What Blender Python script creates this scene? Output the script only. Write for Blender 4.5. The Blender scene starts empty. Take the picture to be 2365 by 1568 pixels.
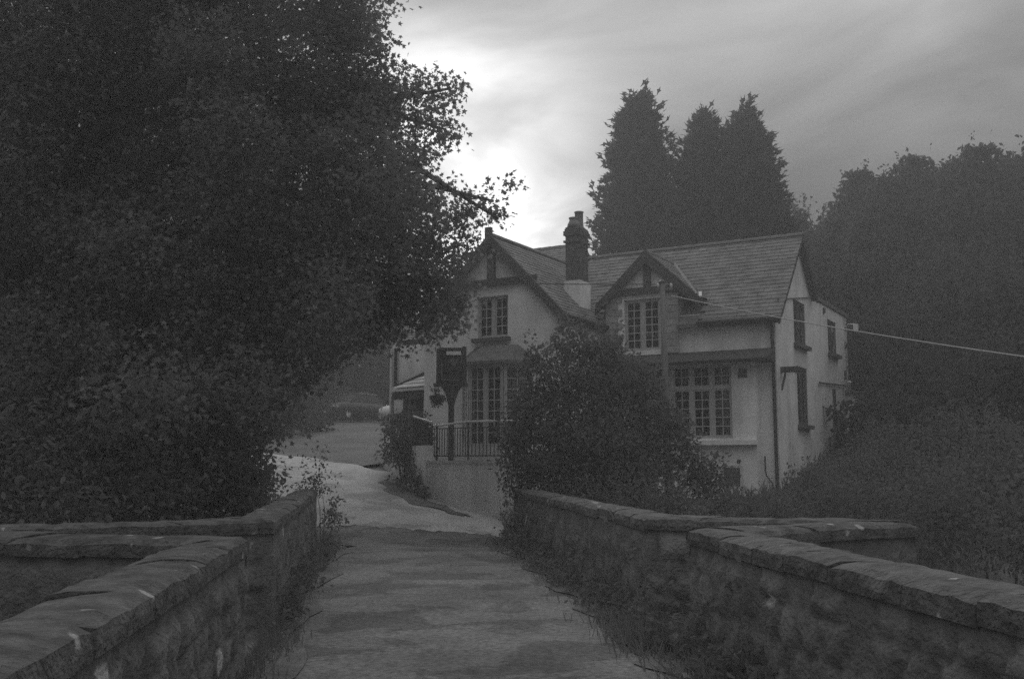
import bpy, math, random
import numpy as np
from mathutils import Vector, Matrix

R = math.radians
rng = np.random.default_rng(7)
random.seed(7)
S = bpy.context.scene
COL = S.collection

# ------------------------------------------------------------------ camera, sky, sun, exposure
TILT = R(6.97)
EYE = 1.6
FPX = 2300.0            # focal length in pixels of a 2365 px wide frame (35 mm lens)
cam_d = bpy.data.cameras.new('camera')
cam_d.sensor_width = 36.0
cam_d.lens = 36.0 * FPX / 2365.0
cam_d.clip_start = 0.05
cam_d.clip_end = 3000
cam = bpy.data.objects.new('camera', cam_d)
cam.location = (0, 0, EYE)
cam.rotation_euler = (R(90) + TILT, 0, 0)
COL.objects.link(cam)
S.camera = cam

SUN_AZ, SUN_EL = R(-1.3), R(19)          # behind the cloud above the roofs
SUN_DIR = Vector((math.sin(SUN_AZ) * math.cos(SUN_EL), math.cos(SUN_AZ) * math.cos(SUN_EL), math.sin(SUN_EL)))


def ray(u, v):
    x = (u - 1182.5) / FPX
    up = (784.0 - v) / FPX
    return x, math.cos(TILT) - math.sin(TILT) * up, math.sin(TILT) + math.cos(TILT) * up


def build_world():
    w = bpy.data.worlds.new('World')
    S.world = w
    w.use_nodes = True
    nt = w.node_tree
    nt.nodes.clear()
    N, L = nt.nodes.new, nt.links.new

    def val(x):
        return x

    def math_(op, a, b=None, c=None, clamp=False):
        n = N('ShaderNodeMath')
        n.operation = op
        n.use_clamp = clamp
        for i, x in enumerate((a, b, c)):
            if x is None:
                continue
            if isinstance(x, (int, float)):
                n.inputs[i].default_value = x
            else:
                L(x, n.inputs[i])
        return n.outputs[0]

    tc = N('ShaderNodeTexCoord')
    nrm = N('ShaderNodeVectorMath'); nrm.operation = 'NORMALIZE'
    L(tc.outputs['Generated'], nrm.inputs[0])
    d = nrm.outputs[0]
    sep = N('ShaderNodeSeparateXYZ'); L(d, sep.inputs[0])
    z = math_('MAXIMUM', sep.outputs[2], 0.0)

    def angle(v):
        dp = N('ShaderNodeVectorMath'); dp.operation = 'DOT_PRODUCT'
        L(d, dp.inputs[0]); dp.inputs[1].default_value = Vector(v).normalized()
        return math_('ARCCOSINE', math_('MINIMUM', dp.outputs['Value'], 0.99999))

    def gauss(a, width):
        q = math_('DIVIDE', a, width)
        return math_('EXPONENT', math_('MULTIPLY', math_('MULTIPLY', q, q), -1.0))

    th = angle(SUN_DIR)
    # clouds seen on a flat ceiling: noise over direction / elevation
    den = math_('ADD', z, 0.22)
    px = math_('DIVIDE', sep.outputs[0], den)
    py = math_('DIVIDE', sep.outputs[1], den)
    cmb = N('ShaderNodeCombineXYZ'); L(px, cmb.inputs[0]); L(py, cmb.inputs[1])
    m0 = N('ShaderNodeMapping'); m0.inputs['Rotation'].default_value = (0, 0, R(40))
    L(cmb.outputs[0], m0.inputs[0])
    mp = N('ShaderNodeMapping'); mp.inputs['Scale'].default_value = (1.0, 1.45, 1)
    mp.inputs['Location'].default_value = (1.9, 0.55, 0)
    L(m0.outputs[0], mp.inputs[0])
    n1 = N('ShaderNodeTexNoise'); n1.inputs['Scale'].default_value = 1.9; n1.inputs['Detail'].default_value = 8
    n1.inputs['Roughness'].default_value = 0.50; n1.inputs['Distortion'].default_value = 0.7
    L(mp.outputs[0], n1.inputs['Vector'])
    cl = N('ShaderNodeMapRange'); cl.inputs[1].default_value = 0.3; cl.inputs[2].default_value = 0.72
    cl.interpolation_type = 'SMOOTHSTEP'
    L(n1.outputs[0], cl.inputs[0])
    cloud = cl.outputs[0]
    base = math_('ADD', math_('MULTIPLY', z, 0.64), 0.085)
    bankr = N('ShaderNodeMapRange'); bankr.interpolation_type = 'SMOOTHSTEP'
    bankr.inputs[1].default_value = 0.16; bankr.inputs[2].default_value = 0.50; bankr.inputs[3].default_value = 0.15; bankr.inputs[4].default_value = 1.0
    L(z, bankr.inputs[0])
    base = math_('MULTIPLY', base, bankr.outputs[0])          # heavier cloud low down
    base = math_('MULTIPLY', base, math_('ADD', math_('MULTIPLY', cloud, 0.66), 0.60))
    lit = math_('ADD', math_('MULTIPLY', cloud, 0.8), 0.48)
    a1, a2 = angle(Vector(ray(1020, 300))), angle(Vector(ray(1165, 535)))
    glow = math_('MULTIPLY', math_('ADD', math_('MULTIPLY', gauss(a1, R(5.6)), 0.66), math_('MULTIPLY', gauss(a2, R(6.0)), 0.80)), lit)
    wide = math_('MULTIPLY', gauss(th, R(15)), 0.06)
    tot = math_('ADD', math_('ADD', base, glow), wide)
    # the clear sky that the cloud covers
    sky = N('ShaderNodeTexSky'); sky.sky_type = 'NISHITA'; sky.sun_disc = False
    sky.sun_elevation = SUN_EL; sky.sun_rotation = SUN_AZ
    bw = N('ShaderNodeRGBToBW'); L(sky.outputs[0], bw.inputs[0])
    skyv = math_('MULTIPLY', bw.outputs[0], 0.10)
    skyv = math_('MINIMUM', skyv, 0.6)
    mix = math_('ADD', math_('MULTIPLY', tot, 0.92), math_('MULTIPLY', skyv, 0.08))
    bg = N('ShaderNodeBackground')
    L(mix, bg.inputs['Color']); bg.inputs['Strength'].default_value = 1.0
    out = N('ShaderNodeOutputWorld'); L(bg.outputs[0], out.inputs[0])


build_world()
sun_d = bpy.data.lights.new('sun', 'SUN')
sun_d.energy = 1.4
sun_d.angle = R(25)
sun = bpy.data.objects.new('sun', sun_d)
sun.rotation_euler = (-SUN_DIR).to_track_quat('-Z', 'Y').to_euler()
COL.objects.link(sun)

S.view_settings.view_transform = 'Standard'
S.view_settings.look = 'None'
S.view_settings.gamma = 1.0
S.view_settings.use_curve_mapping = False
S.view_settings.exposure = 0.52
S.render.engine = 'CYCLES'
S.cycles.use_denoising = False
S.cycles.max_bounces = 6
S.cycles.diffuse_bounces = 4
S.cycles.glossy_bounces = 2
S.cycles.transmission_bounces = 3
S.cycles.transparent_max_bounces = 8
S.cycles.volume_bounces = 0
S.cycles.sample_clamp_indirect = 4.0


# ------------------------------------------------------------------ helpers
def P(u, v, y):
    """surveyed point: bearing (u, v) at distance y in front of the camera"""
    a, b, c = ray(u, v)
    return Vector((a / b * y, y, EYE + c / b * y))


def tag(o, label=None, cat=None, group=None, kind=None):
    if label: o['label'] = label
    if cat: o['category'] = cat
    if group: o['group'] = group
    if kind: o['kind'] = kind
    return o


def empty(name, loc=(0, 0, 0), rz=0.0):
    o = bpy.data.objects.new(name, None)
    o.location = loc
    o.rotation_euler = (0, 0, rz)
    o.empty_display_size = 0.2
    COL.objects.link(o)
    return o


class MB:
    def __init__(self):
        self.v, self.f = [], []

    def add(self, verts, faces):
        n = len(self.v)
        self.v += [tuple(p) for p in verts]
        self.f += [tuple(i + n for i in f) for f in faces]

    def box(self, x0, x1, y0, y1, z0, z1):
        self.add([(x0, y0, z0), (x1, y0, z0), (x1, y1, z0), (x0, y1, z0),
                  (x0, y0, z1), (x1, y0, z1), (x1, y1, z1), (x0, y1, z1)],
                 [(3, 2, 1, 0), (4, 5, 6, 7), (0, 1, 5, 4), (1, 2, 6, 5), (2, 3, 7, 6), (3, 0, 4, 7)])

    def obox(self, c, ax, ay, az):
        """box about c with half axes ax, ay, az"""
        c, ax, ay, az = map(Vector, (c, ax, ay, az))
        vs = [c + sx * ax + sy * ay + sz * az for sz in (-1, 1) for sx, sy in ((-1, -1), (1, -1), (1, 1), (-1, 1))]
        self.add(vs, [(3, 2, 1, 0), (4, 5, 6, 7), (0, 1, 5, 4), (1, 2, 6, 5), (2, 3, 7, 6), (3, 0, 4, 7)])

    def bar(self, p, q, w, t, up=(0, 0, 1)):
        """beam from p to q, w wide (sideways), t thick (along up)"""
        p, q, up = Vector(p), Vector(q), Vector(up)
        d = (q - p)
        side = d.cross(up)
        if side.length < 1e-6:
            side = d.cross(Vector((0, 1, 0)))
        side.normalize()
        upn = side.cross(d).normalized()
        self.obox((p + q) / 2, d / 2, side * w / 2, upn * t / 2)

    def prism(self, poly, ext):
        """closed prism: polygon (list of 3-D points) swept along ext"""
        ext = Vector(ext)
        n = len(poly)
        a = [Vector(p) for p in poly]
        b = [p + ext for p in a]
        self.add(a + b, [tuple(range(n))[::-1], tuple(range(n, 2 * n))] +
                 [(i, (i + 1) % n, n + (i + 1) % n, n + i) for i in range(n)])

    def tube(self, pts, rad, seg=8, caps=True):
        pts = [Vector(p) for p in pts]
        if isinstance(rad, (int, float)):
            rad = [rad] * len(pts)
        rings = []
        prev = None
        for i, p in enumerate(pts):
            d = (pts[min(i + 1, len(pts) - 1)] - pts[max(i - 1, 0)]).normalized()
            ref = prev if prev is not None else (Vector((1, 0, 0)) if abs(d.x) < 0.8 else Vector((0, 1, 0)))
            a = (ref - d * ref.dot(d)).normalized()
            b = d.cross(a)
            prev = a
            rings.append([p + rad[i] * (math.cos(t) * a + math.sin(t) * b) for t in [2 * math.pi * k / seg for k in range(seg)]])
        vs = [q for r_ in rings for q in r_]
        fs = []
        for i in range(len(pts) - 1):
            for k in range(seg):
                k2 = (k + 1) % seg
                fs.append((i * seg + k, i * seg + k2, (i + 1) * seg + k2, (i + 1) * seg + k))
        if caps:
            fs.append(tuple(range(seg))[::-1])
            fs.append(tuple(range((len(pts) - 1) * seg, len(pts) * seg)))
        self.add(vs, fs)

    def lathe(self, c, prof, seg=14):
        """profile [(r, z)] turned about the vertical through c"""
        vs, fs = [], []
        for r_, z_ in prof:
            for k in range(seg):
                t = 2 * math.pi * k / seg
                vs.append((c[0] + r_ * math.cos(t), c[1] + r_ * math.sin(t), c[2] + z_))
        for i in range(len(prof) - 1):
            for k in range(seg):
                k2 = (k + 1) % seg
                fs.append((i * seg + k, i * seg + k2, (i + 1) * seg + k2, (i + 1) * seg + k))
        fs.append(tuple(range(seg))[::-1])
        fs.append(tuple(range((len(prof) - 1) * seg, len(prof) * seg)))
        self.add(vs, fs)

    def mesh(self, name, mat, smooth=False):
        m = bpy.data.meshes.new(name)
        m.from_pydata(self.v, [], self.f)
        m.materials.append(mat)
        if smooth:
            m.polygons.foreach_set('use_smooth', [True] * len(m.polygons))
        m.update()
        return m

    def build(self, name, mat, parent=None, smooth=False):
        o = bpy.data.objects.new(name, self.mesh(name, mat, smooth))
        COL.objects.link(o)
        if parent is not None:
            o.parent = parent
        return o


def np_mesh(name, verts, faces, mat, parent=None, smooth=False):
    """verts (n,3) array, faces (m,k) array with k = 3 or 4"""
    m = bpy.data.meshes.new(name)
    verts = np.ascontiguousarray(verts, dtype=np.float32)
    faces = np.ascontiguousarray(faces, dtype=np.int32)
    nf, k = faces.shape
    m.vertices.add(len(verts)); m.vertices.foreach_set('co', verts.ravel())
    m.loops.add(nf * k); m.loops.foreach_set('vertex_index', faces.ravel())
    m.polygons.add(nf)
    m.polygons.foreach_set('loop_start', np.arange(0, nf * k, k, dtype=np.int32))
    try:
        m.polygons.foreach_set('loop_total', np.full(nf, k, dtype=np.int32))
    except Exception:
        pass
    if smooth:
        m.polygons.foreach_set('use_smooth', np.ones(nf, dtype=bool))
    m.materials.append(mat)
    m.update(calc_edges=True)
    o = bpy.data.objects.new(name, m)
    COL.objects.link(o)
    if parent is not None:
        o.parent = parent
    return o


# ------------------------------------------------------------------ materials (a monochrome world)
def material(name, lo, hi, scale=4.0, rough=0.85, bump=0.0, bscale=None, detail=6, spec=0.25, island=0.0,
             spots=None, stretch=(1, 1, 1), coat=0.0, metal=0.0, low=0.35, high=0.65, streak=None, grit=0.0, patch=None, tone=False):
    m = bpy.data.materials.new(name)
    m.use_nodes = True
    nt = m.node_tree
    nt.nodes.clear()
    N, L = nt.nodes.new, nt.links.new
    out = N('ShaderNodeOutputMaterial')
    p = N('ShaderNodeBsdfPrincipled')
    L(p.outputs[0], out.inputs[0])
    p.inputs['Roughness'].default_value = rough
    p.inputs['Specular IOR Level'].default_value = spec
    p.inputs['Coat Weight'].default_value = coat
    p.inputs['Metallic'].default_value = metal
    geo = N('ShaderNodeNewGeometry')
    mp = N('ShaderNodeMapping'); mp.inputs['Scale'].default_value = stretch
    L(geo.outputs['Position'], mp.inputs[0])
    nz = N('ShaderNodeTexNoise'); nz.inputs['Scale'].default_value = scale; nz.inputs['Detail'].default_value = detail
    nz.inputs['Roughness'].default_value = 0.62
    L(mp.outputs[0], nz.inputs['Vector'])
    mr = N('ShaderNodeMapRange'); mr.inputs[1].default_value = low; mr.inputs[2].default_value = high
    mr.inputs[3].default_value = lo; mr.inputs[4].default_value = hi
    L(nz.outputs[0], mr.inputs[0])
    col = mr.outputs[0]

    def math_(op, a, b):
        n = N('ShaderNodeMath'); n.operation = op
        for i, x in enumerate((a, b)):
            if isinstance(x, (int, float)): n.inputs[i].default_value = x
            else: L(x, n.inputs[i])
        return n.outputs[0]
    if island:
        oi = N('ShaderNodeObjectInfo')
        s = math_('FRACT', math_('ADD', geo.outputs['Random Per Island'], oi.outputs['Random']), 0.0)
        col = math_('MULTIPLY', col, math_('ADD', math_('MULTIPLY', s, island), 1.0 - island / 2))
    if tone:
        an = N('ShaderNodeAttribute'); an.attribute_name = 'tone'
        col = math_('MULTIPLY', col, an.outputs['Fac'])
    if patch:
        # worn-through and mended places with broken edges; patch = (scale, factor)
        pn = N('ShaderNodeTexNoise'); pn.inputs['Scale'].default_value = patch[0]; pn.inputs['Detail'].default_value = 8
        pn.inputs['Roughness'].default_value = 0.58; pn.inputs['Distortion'].default_value = 0.6
        L(geo.outputs['Position'], pn.inputs['Vector'])
        pr_ = N('ShaderNodeMapRange'); pr_.inputs[1].default_value = 0.52; pr_.inputs[2].default_value = 0.56
        pr_.inputs[3].default_value = 1.0; pr_.inputs[4].default_value = patch[1]
        L(pn.outputs[0], pr_.inputs[0])
        col = math_('MULTIPLY', col, pr_.outputs[0])
    if grit:
        gn = N('ShaderNodeTexNoise'); gn.inputs['Scale'].default_value = 22; gn.inputs['Detail'].default_value = 4
        L(geo.outputs['Position'], gn.inputs['Vector'])
        gr = N('ShaderNodeMapRange'); gr.inputs[1].default_value = 0.3; gr.inputs[2].default_value = 0.7
        gr.inputs[3].default_value = 1 - grit; gr.inputs[4].default_value = 1 + grit
        L(gn.outputs[0], gr.inputs[0])
        col = math_('MULTIPLY', col, gr.outputs[0])
    if streak:
        # run-off streaks: narrow, tall noise
        sm = N('ShaderNodeMapping'); sm.inputs['Scale'].default_value = (1.5, 1.5, 0.30)
        L(geo.outputs['Position'], sm.inputs[0])
        sn = N('ShaderNodeTexNoise'); sn.inputs['Scale'].default_value = 1.0; sn.inputs['Detail'].default_value = 5
        L(sm.outputs[0], sn.inputs['Vector'])
        sr = N('ShaderNodeMapRange'); sr.inputs[1].default_value = 0.42; sr.inputs[2].default_value = 0.7
        sr.inputs[3].default_value = 1.0; sr.inputs[4].default_value = 1.0 - streak
        L(sn.outputs[0], sr.inputs[0])
        col = math_('MULTIPLY', col, sr.outputs[0])
    if spots:
        # lichen: sparse round patches; spots = (scale, threshold, value)
        wob = N('ShaderNodeTexNoise'); wob.inputs['Scale'].default_value = spots[0] * 3.5; wob.inputs['Detail'].default_value = 4
        L(geo.outputs['Position'], wob.inputs['Vector'])
        vm = N('ShaderNodeVectorMath'); vm.operation = 'MULTIPLY_ADD'
        L(wob.outputs['Color'], vm.inputs[0]); vm.inputs[1].default_value = (0.3 / spots[0],) * 3
        L(geo.outputs['Position'], vm.inputs[2])
        vo = N('ShaderNodeTexVoronoi'); vo.inputs['Scale'].default_value = spots[0]; vo.inputs['Randomness'].default_value = 1
        L(vm.outputs[0], vo.inputs['Vector'])
        sepc = N('ShaderNodeSeparateColor'); L(vo.outputs['Color'], sepc.inputs[0])
        size = math_('MULTIPLY', math_('SUBTRACT', sepc.outputs[0], spots[1]), 1.0 / max(1e-3, 1 - spots[1]) * 0.36)
        msk = N('ShaderNodeMapRange'); msk.inputs[1].default_value = -0.06; msk.inputs[2].default_value = 0.06
        L(math_('SUBTRACT', size, vo.outputs['Distance']), msk.inputs[0])
        mx = N('ShaderNodeMix'); mx.data_type = 'FLOAT'
        L(msk.outputs[0], mx.inputs[0]); L(col, mx.inputs[2]); mx.inputs[3].default_value = spots[2]
        col = mx.outputs[0]
    L(col, p.inputs['Base Color'])
    if bump:
        bn = N('ShaderNodeTexNoise'); bn.inputs['Scale'].default_value = bscale or scale * 6; bn.inputs['Detail'].default_value = 5
        L(geo.outputs['Position'], bn.inputs['Vector'])
        b = N('ShaderNodeBump'); b.inputs['Strength'].default_value = 1.0; b.inputs['Distance'].default_value = bump
        L(bn.outputs[0], b.inputs['Height']); L(b.outputs[0], p.inputs['Normal'])
    return m


def leaf_material(name, val, trans=0.45, gloss=0.008):
    m = bpy.data.materials.new(name)
    m.use_nodes = True
    nt = m.node_tree
    nt.nodes.clear()
    N, L = nt.nodes.new, nt.links.new
    out = N('ShaderNodeOutputMaterial')
    geo = N('ShaderNodeNewGeometry')
    mr = N('ShaderNodeMapRange'); mr.inputs[3].default_value = val * 0.85; mr.inputs[4].default_value = val * 1.15
    L(geo.outputs['Random Per Island'], mr.inputs[0])
    df = N('ShaderNodeBsdfDiffuse'); tr = N('ShaderNodeBsdfTranslucent')
    L(mr.outputs[0], df.inputs[0]); L(mr.outputs[0], tr.inputs[0])
    mx = N('ShaderNodeAddShader')        # a leaf reflects about as much as it lets through
    L(df.outputs[0], mx.inputs[0]); L(tr.outputs[0], mx.inputs[1])
    gl = N('ShaderNodeBsdfGlossy'); gl.inputs['Roughness'].default_value = 0.45; gl.inputs[0].default_value = (0.5, 0.5, 0.5, 1)
    m2 = N('ShaderNodeMixShader'); m2.inputs[0].default_value = gloss
    L(mx.outputs[0], m2.inputs[1]); L(gl.outputs[0], m2.inputs[2])
    L(m2.outputs[0], out.inputs[0])
    return m


def glass_material():
    m = bpy.data.materials.new('window_glass')
    m.use_nodes = True
    nt = m.node_tree
    nt.nodes.clear()
    N, L = nt.nodes.new, nt.links.new
    out = N('ShaderNodeOutputMaterial')
    tr = N('ShaderNodeBsdfTransparent'); tr.inputs[0].default_value = (0.82, 0.82, 0.82, 1)
    gl = N('ShaderNodeBsdfGlossy'); gl.inputs['Roughness'].default_value = 0.03; gl.inputs[0].default_value = (0.9, 0.9, 0.9, 1)
    fr = N('ShaderNodeFresnel'); fr.inputs[0].default_value = 1.5
    nz = N('ShaderNodeTexNoise'); nz.inputs['Scale'].default_value = 2.5
    bp = N('ShaderNodeBump'); bp.inputs['Distance'].default_value = 0.01
    L(nz.outputs[0], bp.inputs['Height']); L(bp.outputs[0], gl.inputs['Normal'])
    mx = N('ShaderNodeMixShader')
    L(fr.outputs[0], mx.inputs[0]); L(tr.outputs[0], mx.inputs[1]); L(gl.outputs[0], mx.inputs[2])
    L(mx.outputs[0], out.inputs[0])
    return m


M = {
    'render': material('limewashed_render', 0.66, 0.84, 1.1, 0.9, 0.010, 28, streak=0.24),
    'render_old': material('weathered_render', 0.50, 0.66, 1.6, 0.9, 0.012, 24, streak=0.25),
    'timber': material('black_timber', 0.045, 0.075, 6, 0.6, 0.004, 40),
    'slate': material('roof_slate', 0.12, 0.21, 2.2, 0.75, 0.004, 50, spec=0.25, island=0.22),
    'slate_pale': material('pale_roof_slate', 0.5, 0.7, 5, 0.45, 0.003, 50, spec=0.5, island=0.25),
    'ridge': material('ridge_tile', 0.10, 0.17, 6, 0.8, 0.004, 40),
    'brick': material('sooty_brick', 0.08, 0.12, 7, 0.9, 0.005, 60, island=0.3),
    'mortar': material('sooty_mortar', 0.09, 0.12, 9, 0.95),
    'clay': material('clay_pot', 0.17, 0.26, 9, 0.8),
    'frame': material('painted_frame', 0.34, 0.44, 8, 0.55),
    'sill': material('dark_sill', 0.08, 0.13, 9, 0.8),
    'quoin': material('grey_quoin', 0.24, 0.36, 7, 0.9, 0.006, 40, island=0.3),
    'glass': glass_material(),
    'curtain': material('net_curtain', 0.45, 0.6, 5, 0.9, stretch=(6, 6, 0.5)),
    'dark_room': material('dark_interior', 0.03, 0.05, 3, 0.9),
    'metal_dark': material('black_iron', 0.04, 0.07, 9, 0.5),
    'metal_pale': material('worn_pale_metal', 0.5, 0.68, 12, 0.35, spec=0.5),
    'white_paint': material('white_paint', 0.7, 0.82, 8, 0.5),
    'board': material('sign_board', 0.035, 0.06, 6, 0.5),
    'emblem': material('faded_emblem_paint', 0.10, 0.24, 14, 0.6),
    'stone': material('mossy_rubble', 0.105, 0.20, 4.0, 0.95, 0.03, 26, spots=(3.3, 0.84, 0.44), detail=9, low=0.3, high=0.7, tone=True),
    'coping': material('coping_stone', 0.06, 0.145, 7.0, 0.95, 0.035, 34, island=0.2, spots=(7.0, 0.76, 0.36), detail=12),
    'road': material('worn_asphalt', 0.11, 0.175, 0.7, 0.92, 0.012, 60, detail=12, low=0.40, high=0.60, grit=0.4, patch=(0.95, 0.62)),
    'lane': material('sunlit_lane_asphalt', 0.33, 0.43, 0.9, 0.92, 0.008, 60, detail=11, low=0.35, high=0.6, grit=0.3, patch=(0.7, 0.72)),  # sunlight beyond the bridge painted in as a paler asphalt
    'gravel': material('forecourt_gravel', 0.07, 0.13, 0.9, 0.95, 0.015, 40, detail=10, grit=0.3),
    'soil': material('bank_soil', 0.07, 0.12, 1.2, 0.95, 0.03, 10),
    'verge': material('mown_verge', 0.08, 0.16, 2.4, 0.95, 0.03, 30),
    'water': material('river_water', 0.02, 0.03, 2, 0.08, 0.02, 6, spec=0.5),
    'bark': material('bark', 0.05, 0.09, 5, 0.95, 0.02, 22, stretch=(3, 3, 0.6)),
    'pole': material('creosoted_pole', 0.10, 0.17, 5, 0.85, 0.005, 40, stretch=(4, 4, 0.4)),
    'cable': material('pale_cable', 0.40, 0.5, 5, 0.5),
    'cable_dark': material('black_cable', 0.04, 0.05, 5, 0.5),
    'car_dark': material('dark_car_paint', 0.025, 0.03, 4, 0.4, coat=0.2),
    'car_pale': material('pale_car_paint', 0.62, 0.68, 4, 0.28, coat=0.8),
    'car_glass': material('car_glass', 0.02, 0.025, 4, 0.25, spec=0.25),
    'tyre': material('tyre', 0.02, 0.03, 12, 0.9),
    'chrome': material('bright_lamp', 0.6, 0.7, 5, 0.15, metal=0.6),
}
M['maple'] = leaf_material('maple_leaf', 0.09)
M['leaf'] = leaf_material('leaf', 0.07)
M['leaf_far'] = leaf_material('far_leaf', 0.035)
M['needle'] = leaf_material('cypress_spray', 0.035, 0.35)
M['shrub'] = leaf_material('shrub_leaf', 0.07)
M['grass'] = leaf_material('grass_blade', 0.08, 0.35)

# ------------------------------------------------------------------ lie of the land
BA = R(7.1)
BV = Vector((-math.sin(BA), math.cos(BA), 0))      # along the bridge
NV = Vector((math.cos(BA), math.sin(BA), 0))       # to its river side


def br(lat, b, z=0.0):
    q = BV * b + NV * lat
    return Vector((q.x, q.y, z))


def sstep(a, b, x):
    t = np.clip((x - a) / (b - a), 0, 1)
    return t * t * (3 - 2 * t)


HX, HY, HROT = 7.48, 28.04, R(-30)       # front right corner of the pub
HF = Vector((math.cos(HROT), math.sin(HROT), 0))
HS = Vector((-math.sin(HROT), math.cos(HROT), 0))


def terrain(x, y, soft=True):
    x = np.asarray(x, float); y = np.asarray(y, float)
    b = -x * math.sin(BA) + y * math.cos(BA)
    lat = x * math.cos(BA) + y * math.sin(BA)
    hill = 0.2 + 0.139 * (np.minimum(y, 43) - 22) + 0.055 * np.clip(y - 43, 0, 30)
    hill = hill - 0.11 * np.clip(x + 3.6, 0, 9)
    # bank beside the gable of the pub climbs to the back
    dx, dy = x - HX, y - HY
    Y = dx * HS.x + dy * HS.y
    X = dx * HF.x + dy * HF.y
    bank = 0.75 + 0.19 * np.clip(Y, -2, 14) - 0.03 * np.clip(X, 0, 30)
    k = sstep(1.0, 7.0, x)
    far = hill * (1 - k) + bank * k
    # woods climb on both sides
    far = far + 0.10 * np.clip(x - 22, 0, 60) + 0.06 * np.clip(-x - 26, 0, 60) + 0.06 * np.clip(y - 62, 0, 70)
    near = 0.02 * np.abs(x)
    river = -3.2 + 0.02 * np.abs(x)
    z = np.where(b < 8, near * (1 - sstep(-3.5, 2.5, b)) + river * sstep(-3.5, 2.5, b),
                 river * (1 - sstep(14.5, 19.5, b)) + far * sstep(14.5, 19.5, b))
    if soft:
        z = z + 0.05 * np.sin(x * 1.7 + 0.6 * y) * np.cos(y * 1.3 - 0.4 * x)
    return z


def tz(x, y):
    return float(terrain(x, y))


def graded(lo, hi, dense_lo, dense_hi, fine, coarse):
    a = [dense_lo]
    s = fine
    while a[0] > lo:
        s = min(s * 1.25, coarse); a.insert(0, a[0] - s)
    c = list(np.arange(dense_lo + fine, dense_hi, fine))
    t = [dense_hi]
    s = fine
    while t[-1] < hi:
        s = min(s * 1.25, coarse); t.append(t[-1] + s)
    return np.array(a + c + t)


LANE_PTS = [  # centre x, y, half width
    (br(0.75, -12), 1.75), (br(0.75, 0), 1.75), (br(0.72, 10), 1.80), (br(0.68, 17), 1.95), (br(0.6, 20.5), 2.15),
    (Vector((-2.45, 23.3, 0)), 2.35), (Vector((-4.1, 26.3, 0)), 2.3), (Vector((-6.4, 29.3, 0)), 2.4),
    (Vector((-9.6, 31.9, 0)), 2.5), (Vector((-14, 33.9, 0)), 2.5), (Vector((-20, 35.4, 0)), 2.5), (Vector((-30, 37, 0)), 2.5)]


def catmull(pts, n):
    out = []
    for i in range(len(pts) - 1):
        p0, p1, p2, p3 = pts[max(i - 1, 0)], pts[i], pts[i + 1], pts[min(i + 2, len(pts) - 1)]
        for k in range(n):
            t = k / n
            out.append(0.5 * ((2 * p1) + (-p0 + p2) * t + (2 * p0 - 5 * p1 + 4 * p2 - p3) * t * t + (-p0 + 3 * p1 - 3 * p2 + p3) * t ** 3))
    out.append(pts[-1])
    return out


lane_c = catmull([np.array([p.x, p.y, w]) for p, w in LANE_PTS], 14)


fore = catmull([np.array(p) for p in ((-5.9, 31.2, 3.2), (-6.3, 35, 3.4), (-6.2, 40, 4.0), (-6.5, 46, 6.5), (-6.5, 56, 9.0))], 8)


def lane_z(x, y):
    """height of the carriageway: level on the bridge, then with the land"""
    b = -x * math.sin(BA) + y * math.cos(BA)
    t = float(sstep(18.5, 22.5, b))
    return (1 - t) * 0.0 + t * float(terrain(x, y, False))


def make_ground():
    xs = graded(-420, 420, -16, 22, 0.5, 30)
    ys = graded(-420, 520, -6, 60, 0.5, 30)
    X, Y = np.meshgrid(xs, ys)
    Z = terrain(X, Y)
    # press the land down a little under the carriageway
    cc = np.array(list(lane_c) + list(fore))
    d = np.full(X.shape, 1e9); w = np.zeros(X.shape)
    near = (np.abs(X) < 40) & (np.abs(Y) < 60)
    px, py = X[near], Y[near]
    best = np.full(px.shape, 1e9)
    for c in cc:
        q = np.hypot(px - c[0], py - c[1]) - c[2]
        best = np.minimum(best, q)
    zz = Z[near]
    flat = terrain(px, py, False)
    zz = np.where(best < 0.6, np.minimum(zz, flat - 0.10), zz)
    Z[near] = zz
    n, m = X.shape
    V = np.stack([X.ravel(), Y.ravel(), Z.ravel()], 1)
    idx = np.arange(n * m).reshape(n, m)
    F = np.stack([idx[:-1, :-1].ravel(), idx[:-1, 1:].ravel(), idx[1:, 1:].ravel(), idx[1:, :-1].ravel()], 1)
    tag(np_mesh('ground', V, F, M['soil'], smooth=True), kind='structure')


def strip(name, centres, mat, lift, across=9, zfun=None, crown=0.03, rag=0.0, seed=3):
    zfun = zfun or lane_z
    V, F = [], []
    rg = random.Random(seed)
    cs = [np.array(c) for c in centres]
    for i, c in enumerate(cs):
        d = cs[min(i + 1, len(cs) - 1)][:2] - cs[max(i - 1, 0)][:2]
        d = d / np.linalg.norm(d)
        nrm = np.array([d[1], -d[0]])
        for k in range(across):
            s = k / (across - 1) * 2 - 1
            wob = 0.10 * math.sin(i * 0.9 + (0 if s < 0 else 2)) * abs(s)
            q = c[:2] + nrm * s * (c[2] + wob)
            if rag and i in (0, 1, 2): q = q + d * rg.uniform(-rag, rag) * (1.0 if i == 0 else 0.3)
            if rag and k in (0, across - 1): q = q + nrm * rg.uniform(-rag, rag) * 0.35
            V.append((q[0], q[1], zfun(q[0], q[1]) + lift + crown * (1 - s * s)))
    for i in range(len(cs) - 1):
        for k in range(across - 1):
            a = i * across + k
            F.append((a, a + 1, a + across + 1, a + across))
    return tag(np_mesh(name, np.array(V), np.array(F), mat, smooth=True), kind='structure')


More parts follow.
